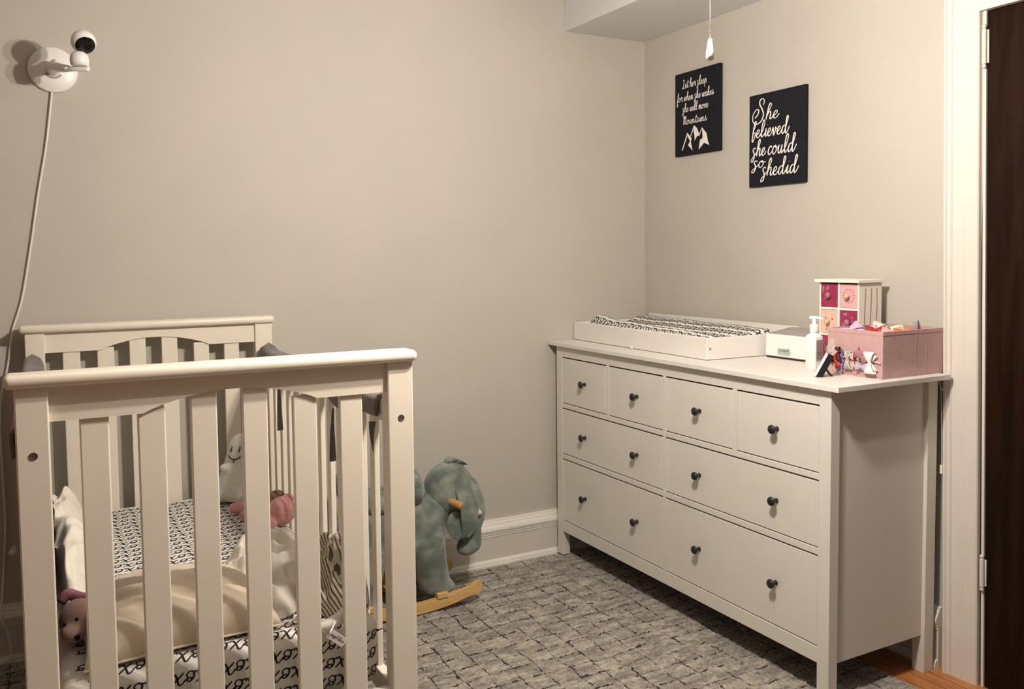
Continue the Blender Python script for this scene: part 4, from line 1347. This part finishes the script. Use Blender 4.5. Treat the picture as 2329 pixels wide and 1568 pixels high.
# ================================================================== LOTION BOTTLE
lb = thing('lotion_bottle', 'white pump lotion bottle with grey text label beside pink fabric bin', 'bottle', (-.300, -1.291, ZT))
bm = bmesh.new()
bx, by = -.298, -1.2915
def rrect(w_, d_, r_, z_, n=6):
    out = []
    for cx_, cy_, a0 in ((w_ - r_, d_ - r_, 0), (-w_ + r_, d_ - r_, PI / 2), (-w_ + r_, -d_ + r_, PI), (w_ - r_, -d_ + r_, 1.5 * PI)):
        for i in range(n):
            a = a0 + PI / 2 * i / (n - 1)
            out.append(bm.verts.new((bx + cx_ + r_ * math.cos(a), by + cy_ + r_ * math.sin(a), z_)))
    return out
W_, D_ = .0200, .0215
secs = [(W_ - .002, D_ - .002, .006, ZT + .0003), (W_, D_, .007, ZT + .003), (W_, D_, .007, ZT + .106), (W_ - .0015, D_ - .0015, .007, ZT + .1115), (W_ - .006, D_ - .006, .008, ZT + .1160), (.0125, .0125, .0124, ZT + .1185), (.012, .012, .0119, ZT + .124)]
rings = [rrect(*s) for s in secs]
for a, b in zip(rings, rings[1:]):
    for i in range(len(a)):
        j = (i + 1) % len(a)
        bm.faces.new((a[i], a[j], b[j], b[i])).smooth = True
bm.faces.new(list(reversed(rings[0]))); bm.faces.new(rings[-1])
obj('body', bm, 'white', lb, True, 50)
bm = bmesh.new()
lathe(bm, [(0, ZT + .124), (.0138, ZT + .124), (.0142, ZT + .1255), (.0142, ZT + .1455), (.0128, ZT + .1475), (.0075, ZT + .148), (.0070, ZT + .1495), (.0070, ZT + .166), (0, ZT + .166)], 28, Matrix.Translation((bx, by, 0)))
obj('cap', bm, 'white', lb, True, 40)
bm = bmesh.new()
tube(bm, [(bx - .007, by + .013, ZT + .1705), (bx + .004, by - .004, ZT + .1705), (bx + .012, by - .018, ZT + .1685), (bx + .014, by - .023, ZT + .1650)], [.0062, .0068, .0045, .003], 10, flat=.5)
lathe(bm, [(0, 0), (.0072, 0), (.0072, .005), (0, .006)], 20, Matrix.Translation((bx, by, ZT + .1655)))
obj('pump', bm, 'white', lb, True, 50)
bm = bmesh.new()
box(bm, bx - .0135, bx + .0145, by - D_ - .0004, by - D_ + .001, ZT + .030, ZT + .099, 0)
lab = obj('label_panel', bm, 'labelgrey', lb)
bm = bmesh.new()
rt = random.Random(9)
zz = ZT + .0945
while zz > ZT + .034:
    x = bx - .012
    while x < bx + .012:
        w_ = rt.uniform(.002, .006)
        x2 = min(x + w_, bx + .013)
        bm.faces.new([bm.verts.new(p) for p in ((x, by - D_ - .0008, zz), (x2, by - D_ - .0008, zz), (x2, by - D_ - .0008, zz + .0009), (x, by - D_ - .0008, zz + .0009))])
        x = x2 + rt.uniform(.0006, .0014)
    zz -= rt.choice((.0022, .0024, .0042))
obj('label_text', bm, 'labelink', lab)

# ================================================================== SMALL EASEL FRAME
ef = thing('easel_clock', 'small black-backed stand-up frame with white front at the dresser edge', 'small frame', (-.40, -1.415, ZT))
RB = Matrix.Translation((-.418, -1.405, ZT + .0012)) @ Matrix.Rotation(math.radians(-44), 4, 'Z') @ Matrix.Rotation(math.radians(27), 4, 'Y')
# local: +x = back, y = width, z = up
bm = bmesh.new(); box(bm, 0.001, .019, -.019, .019, 0.0, .080, .0015); xform(bm, RB); obj('frame_body', bm, 'canvas', ef)
bm = bmesh.new(); box(bm, -.0035, .001, -.0185, .0185, .0015, .079, .001); xform(bm, RB); obj('front_face', bm, 'white', ef)
bm = bmesh.new()
p0 = RB @ Vector((.015, 0, .036))
tube(bm, [p0, p0 + Vector((.013, -.007, -.020)), Vector((p0.x + .018, p0.y - .012, ZT + .003))], .0035, 8, 4)
obj('stand', bm, 'black', ef, True)

# ================================================================== MINI DRAWER CABINET
mc = thing('mini_cabinet', 'small ivory cabinet of pink and magenta drawers behind the pink bin', 'small cabinet', (-.105, -1.27, ZT))
cxf, cxb, cy0, cy1, cz1 = -.160, -.050, -1.1875, -1.3515, ZT + .2805
bm = bmesh.new()
box(bm, cxf, cxb, cy1, cy0 , ZT + .0003, ZT + .0083, .0008)
box(bm, cxf, cxb, cy0 - .0055, cy0, ZT + .0083, cz1, .0008)
box(bm, cxf, cxb, cy1, cy1 + .0055, ZT + .0083, cz1, .0008)
box(bm, cxb - .004, cxb, cy1 + .0055, cy0 - .0055, ZT + .0083, cz1, .0)
ymid = (cy0 + cy1) / 2
box(bm, cxf - .0002, cxb - .004, ymid - .0035, ymid + .0035, ZT + .0083, cz1, .0006)
rows = [cz1 - .0035 - .0885 * i for i in range(4)]
for zr in (rows[1], rows[2]):
    box(bm, cxf, cxb - .004, cy1 + .0055, cy0 - .0055, zr, zr + .0075, .0006)
obj('case', bm, 'cabinet', mc)
bxo('lid', cxf - .012, cxb + .004, cy1 - .008, cy0 + .012, cz1, cz1 + .0105, 'cabinet', mc, .0012)
bm = bmesh.new()
for k in range(3):
    xx = cxf + .030 + .0275 * k
    pts = [(xx + .0022 * math.sin(zz * 28 + k), cy1 - .0003, ZT + zz) for zz in np.linspace(.012, .262, 14)]
    P = catmull(pts, 4)
    L_ = [bm.verts.new((p.x - .0021, cy1 - .0004, p.z)) for p in P]; R_ = [bm.verts.new((p.x + .0021, cy1 - .0004, p.z)) for p in P]
    for i in range(len(P) - 1): bm.faces.new((L_[i], R_[i], R_[i + 1], L_[i + 1]))
obj('painted_stripes', bm, 'stripe', mc)
def disc(bm, y, z, r, mi, x, n=14, petals=0):
    vs = []
    for i in range(n * (2 if petals else 1)):
        a = 2 * PI * i / (n * (2 if petals else 1))
        rr = r * (1 if not petals or i % 2 == 0 else .6)
        vs.append(bm.verts.new((x, y + rr * math.cos(a), z + rr * math.sin(a))))
    f = bm.faces.new(vs); f.material_index = mi
def mini_drawer(y0, y1, z0, z1, paper, deco, knob, style):
    bm = bmesh.new()
    x = cxf + .002
    box(bm, x, x + .095, y1 + .001, y0 - .001, z0 + .001, z1 - .001, .0005)
    yc, zc = (y0 + y1) / 2, (z0 + z1) / 2
    xs = x - .0005
    if style == 'burst':
        for k in range(15):
            a = 2 * PI * k / 15 + .1
            yy, z2 = yc + .0225 * math.cos(a), zc + .0225 * math.sin(a)
            disc(bm, yy, z2, .0019, 2, xs, 8)
            d = Vector((0, math.cos(a), math.sin(a))); n_ = Vector((0, -d.z, d.y)) * .00035
            c = Vector((xs, yc, zc))
            bm.faces.new([bm.verts.new(q) for q in (c + d * .010 - n_, c + d * .021 - n_, c + d * .021 + n_, c + d * .010 + n_)]).material_index = 1
    else:
        rt = random.Random(int(yc * 1000 + zc * 500))
        for k in range(7):
            yy, z2 = rt.uniform(y1 + .008, y0 - .008), rt.uniform(z0 + .008, z1 - .008)
            if abs(yy - yc) < .012 and abs(z2 - zc) < .012: continue
            disc(bm, yy, z2, rt.uniform(.004, .0075), 1 if style == 'dots' or k % 2 else 2, xs - .00005 * k, 11, petals=1)
    bmesh.ops.recalc_face_normals(bm, faces=bm.faces[:])
    d = obj('drawer', bm, [paper, deco, 'decodark' if style == 'burst' else ('decoblue' if style == 'mixed' else deco)], mc)
    bm = bmesh.new()
    if knob == 'flower':
        vs = lathe(bm, [(0, 0), (.004, 0), (.004, .006), (.010, .008), (.0105, .011), (.004, .014), (0, .015)], 36, None)
        for v in vs:
            rr = math.hypot(v.co.x, v.co.y)
            if rr > .006:
                a = math.atan2(v.co.y, v.co.x); s = 1 + .16 * math.cos(a * 12)
                v.co.x *= s; v.co.y *= s
        xform(bm, aim((x, yc, zc), (-1, 0, 0)))
        kn = obj('knob', bm, 'mauve', d, True)
    else:
        lathe(bm, [(0, 0), (.004, 0), (.0038, .004), (.0075, .008), (.0085, .0125), (.007, .017), (.003, .0195), (0, .020)], 24, aim((x, yc, zc - .001), (-1, 0, 0)))
        kn = obj('knob', bm, 'woodknob', d, True)
c0, c1, c2, c3 = cy0 - .0055, ymid + .0035, ymid - .0035, cy1 + .0055
specs = [(('magenta', 'mauve', 'flower', 'dots'), ('rosepaper', 'mauve', 'ball', 'burst')),
         (('peach', 'deco', 'ball', 'mixed'), ('magenta', 'mauve', 'flower', 'dots')),
         (('magenta', 'mauve', 'flower', 'dots'), ('rosepaper', 'mauve', 'ball', 'burst'))]
for i in range(3):
    zt_ = rows[i] - (0 if i == 0 else .0) ; zb_ = rows[i + 1] + .0075 if i < 2 else ZT + .0083
    mini_drawer(c0, c1, zb_, zt_, *specs[i][0])
    mini_drawer(c2, c3, zb_, zt_, *specs[i][1])

# ================================================================== PINK FABRIC BIN
pb = thing('fabric_bin', 'open pink fabric storage bin full of hair bows on the dresser corner', 'storage bin', (-.165, -1.455, ZT))
bx0, bx1, by0, by1, bz = -.3060, -.0240, -1.5605, -1.3540, ZT + .1400
bm = bmesh.new()
th = .004
box(bm, bx0, bx1, by0, by1, ZT + .0003, ZT + .005, .001)
box(bm, bx0, bx0 + th, by0, by1, ZT + .005, bz, .0012)
box(bm, bx1 - th, bx1, by0, by1, ZT + .005, bz, .0012)
box(bm, bx0 + th, bx1 - th, by0, by0 + th, ZT + .005, bz, .0012)
box(bm, bx0 + th, bx1 - th, by1 - th, by1, ZT + .005, bz, .0012)
for xx in (-.155, -.105):
    box(bm, xx, xx + .0012, by0 - .0007, by0 + .001, ZT + .004, bz - .014)
obj('walls', bm, 'binpink', pb)
bm = bmesh.new()
for a in ((bx0 - .001, bx0 + .005, by0 - .001, by1 + .001), (bx1 - .005, bx1 + .001, by0 - .001, by1 + .001), (bx0 + .005, bx1 - .005, by0 - .001, by0 + .005), (bx0 + .005, bx1 - .005, by1 - .005, by1 + .001)):
    box(bm, a[0], a[1], a[2], a[3], bz - .010, bz + .003, .0012)
obj('rim_band', bm, 'binpink', pb)
bm = bmesh.new()
box(bm, bx0 + .0045, bx1 - .0045, by0 + .0045, by1 - .0045, ZT + .0055, ZT + .06)
bmesh.ops.delete(bm, geom=[f for f in bm.faces if f.normal.z > .9], context='FACES')
bm.free()
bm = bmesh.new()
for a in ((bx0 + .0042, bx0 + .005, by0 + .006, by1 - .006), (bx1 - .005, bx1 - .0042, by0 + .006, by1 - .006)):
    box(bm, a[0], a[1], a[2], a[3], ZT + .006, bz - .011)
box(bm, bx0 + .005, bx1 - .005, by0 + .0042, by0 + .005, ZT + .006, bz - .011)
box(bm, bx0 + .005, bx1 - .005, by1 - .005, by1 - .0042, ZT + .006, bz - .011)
obj('inner_faces', bm, 'bindark', pb)  # inside of the bin, coloured darker than its outer walls

# bows -------------------------------------------------------------
def bow(name, c, nrm, up, size, m, label, group, knot=None, tails=True, stripes=None, wide=.42, loops=1, cat='hair bow'):
    """c centre, nrm facing direction, up = bow's long axis"""
    n_ = Vector(nrm).normalized(); a = Vector(up).normalized(); a = (a - n_ * a.dot(n_)).normalized(); b = n_.cross(a)
    C_ = Vector(c)
    bm = bmesh.new()
    mi2 = 1
    for s in (-1, 1):
        for lp in range(loops):
            ang = (lp - (loops - 1) / 2) * .5
            a2 = a * math.cos(ang) + b * math.sin(ang); b2 = b * math.cos(ang) - a * math.sin(ang)
            K = 14
            rowsv = []
            NW = 10 if stripes else 2
            for i in range(K + 1):
                t = i / K * 2 * PI
                u_ = (1 - math.cos(t)) / 2
                h_ = math.sin(t) * .22 * size * (.6 + .4 * u_)
                wd_ = size * wide * (.28 + .72 * u_)
                rowsv.append([bm.verts.new(C_ + a2 * (s * size * .95 * u_) + n_ * (h_ + .22 * size) + b2 * (wd_ * (k / NW * 2 - 1))) for k in range(NW + 1)])
            for r0, r1 in zip(rowsv, rowsv[1:]):
                for k in range(NW):
                    f = bm.faces.new((r0[k], r0[k + 1], r1[k + 1], r1[k]) if s > 0 else (r0[k], r1[k], r1[k + 1], r0[k + 1]))
                    f.smooth = True
                    f.material_index = (k % 2) if stripes else 0
        if tails:
            p0 = C_ + n_ * size * .12
            d = (a * s * .85 - b * .55).normalized()
            e = d.cross(n_)
            w0, w1 = size * .10, size * .26
            q = [p0 - e * w0, p0 + e * w0, p0 + d * size * .95 + e * w1, p0 + d * size * .80, p0 + d * size * .95 - e * w1]
            q = [bm.verts.new(v) for v in q]
            bm.faces.new((q[0], q[1], q[2], q[3])); bm.faces.new((q[0], q[3], q[4]))
    mats = [m] + ([stripes] if stripes else [])
    t = obj(name, bm, mats, None, True)
    sol = t.modifiers.new('t', 'SOLIDIFY'); sol.thickness = size * .035; sol.offset = 0
    bm = bmesh.new()
    ell(bm, C_ + n_ * size * .24, (size * .13, size * .13, size * .13), u=12, v=8)
    kk = obj('knot', bm, knot or m, t, True)
    tag(t, label, cat, group)
    return t
GF = 'hair bows clipped to the front of the pink bin'
GI = 'hair bows heaped inside the pink bin'
xf = bx0 - .003
F = (-1, 0, 0)
bow('hair_bow', (xf, -1.384, ZT + .058), F, (0, -.55, .8), .026, 'red', 'red bow with white edging, leftmost cluster on the bin front', GF, 'white', wide=.5, stripes='whiteribbon')
bow('hair_bow', (xf, -1.402, ZT + .062), F, (0, .15, 1), .024, 'darkbrown', 'dark brown bow just left of the purple glitter ribbon on bin', GF, 'red', wide=.45)
bow('hair_bow', (xf - .004, -1.398, ZT + .040), F, (0, -.5, -.9), .022, 'red', 'small rust-red bow low behind the black-backed frame', GF, 'orange', wide=.5)
bow('hair_bow', (xf, -1.4400, ZT + .048), F, (0, 0, 1), .030, 'whiteribbon', 'black and white striped bow in the middle of the bin front', GF, 'rosepaper', stripes='blackribbon', tails=False, wide=.50)
bow('hair_bow', (xf - .001, -1.462, ZT + .048), F, (0, .25, 1), .025, 'red', 'red and white bow right of the striped bow on bin', GF, 'red', stripes='whiteribbon', wide=.4)
bow('hair_bow', (xf, -1.478, ZT + .046), F, (0, -.1, 1), .022, 'greyribbon', 'grey green bow between the red bow and the mauve bow', GF, 'greyribbon', wide=.4)
bow('hair_bow', (xf, -1.490, ZT + .062), F, (0, -.8, -.5), .026, 'mauve', 'wide mauve bow above the glittering lilac bow on bin', GF, 'mauve', wide=.75)
bow('hair_bow', (xf - .004, -1.4925, ZT + .032), F, (0, 1, .05), .022, 'glitter', 'sparkling lilac glitter bow low on the bin front', GF, 'glitter', wide=.65)
bow('hair_bow', (xf - .001, -1.5235, ZT + .047), F, (0, .05, 1), .035, 'whiteribbon', 'large cream white bow nearest the bin front corner', GF, 'whiteribbon', wide=.55, tails=True)
# bead strip (patterned ribbon) hanging
bm = bmesh.new()
for k in range(16):
    ell(bm, (xf - .006 + .0006 * math.sin(k), -1.4195 + .002 * math.sin(k * .6), ZT + .073 - k * .0042), (.003, .0038, .0024), u=8, v=6)
o = obj('bead_strand', bm, 'violet', None, True)
tag(o, 'purple beaded strand hanging left of the striped bow on the bin', 'bead strand')
bm = bmesh.new()
tube(bm, [(bx0 - .0025, -1.362, ZT + .070), (bx0 - .004, -1.43, ZT + .055), (bx0 - .0035, -1.50, ZT + .056), (bx0 - .0022, -1.556, ZT + .048)], .0035, 8, flat=.35)
o = obj('hanging_ribbon', bm, 'rosepaper', None, True)
tag(o, 'pink ribbon stretched across the bin front holding the clipped bows', 'ribbon')
# contents
bow('hair_bow', (-.235, -1.382, ZT + .128), (-.5, -.35, .8), (.3, -.5, .8), .040, 'lilac', 'lilac bow standing highest at the left of the open bin', GI, wide=.55)
bow('hair_bow', (-.205, -1.415, ZT + .128), (-.6, -.4, .7), (.2, -.9, .35), .036, 'lilac', 'lilac bow with purple centre beside the tallest bow in bin', GI, 'violet', wide=.6)
bow('hair_bow', (-.215, -1.462, ZT + .132), (-.5, -.5, .7), (.4, -.8, .3), .030, 'red', 'deep red bow in the middle of the open bin', GI, wide=.6)
bow('hair_bow', (-.13, -1.44, ZT + .124), (-.3, -.5, .9), (.6, -.7, .0), .050, 'creamribbon', 'big cream bow with brown centre at the back of the bin', GI, 'brown', wide=.6)
bow('hair_bow', (-.185, -1.495, ZT + .128), (-.4, -.5, .8), (.6, -.6, .1), .034, 'rosepaper', 'pale pink bow between the red and the orange bows in bin', GI, wide=.6)
bow('hair_bow', (-.165, -1.520, ZT + .130), (-.4, -.5, .8), (.7, -.5, .1), .026, 'orange', 'orange bow against the near side wall of the bin', GI, wide=.6)
heapm = heap('bow_pile', (-.175, -1.457), .120, .090, .072, 0, 2.2, 'rosepaper', 'pink hair ribbons heaped under the loose bows inside the bin', 'ribbons', z0=ZT + .0058, freq=22)
bm = bmesh.new()
pts = [(0, 0), (.045, 0), (.038, .022), (.026, .040), (.008, .056), (0, .050)]
extrude_profile(bm, [Vector((x * .8, 0, z)) for x, z in pts], (0, 0, 0), (0, .0012, 0))
xform(bm, Matrix.Translation((-.105, -1.528, ZT + .112)) @ Matrix.Rotation(.3, 4, 'Z'))
wing = obj('butterfly_clip', bm, 'violet')
tag(wing, 'violet wing-shaped hair clip sticking up at the right of the bin', 'hair clip')
bm = bmesh.new()
box(bm, -.130, -.1065, -1.529, -1.5278, ZT + .105, ZT + .165)
cd_ = obj('packaging_card', bm, 'clear')
tag(cd_, 'clear plastic packet standing beside the violet wing clip in bin', 'packet')
# clear plastic bag by the bin's front left
heap('plastic_bag', (0, 0), .030, .022, .070, 0, 6.6, 'clear', 'crinkled clear plastic wrap between the lotion bottle and bin', 'plastic wrap', z0=0, freq=60, ridge=.3)
bag = bpy.data.objects['plastic_bag']
bag.rotation_euler = (0, math.radians(-90), 0)
bag.location = (bx0 - .0015, -1.372, ZT + .072)
bag.scale = (1.1, .9, .12)

# ================================================================== PINK THING at lower left
bm = bmesh.new()
N, K = 40, 24
rows = []
for i in range(K + 1):
    t = i / K
    r = .295 - .192 * t
    rows.append([bm.verts.new((-2.852 + r * math.cos(2 * PI * k / N) * (1 + .02 * math.cos(6 * 2 * PI * k / N)), -1.15 + r * .8 * math.sin(2 * PI * k / N), .0140 + 1.2 * t)) for k in range(N)])
for a, b in zip(rows, rows[1:]):
    for k in range(N):
        bm.faces.new((a[k], a[(k + 1) % N], b[(k + 1) % N], b[k])).smooth = True
bm.faces.new(list(reversed(rows[0]))); bm.faces.new(rows[-1])
o = obj('play_tent', bm, 'pinkfab', None, True)
tag(o, 'salmon pink fabric with a sloping edge at the lower left beside crib', 'fabric')
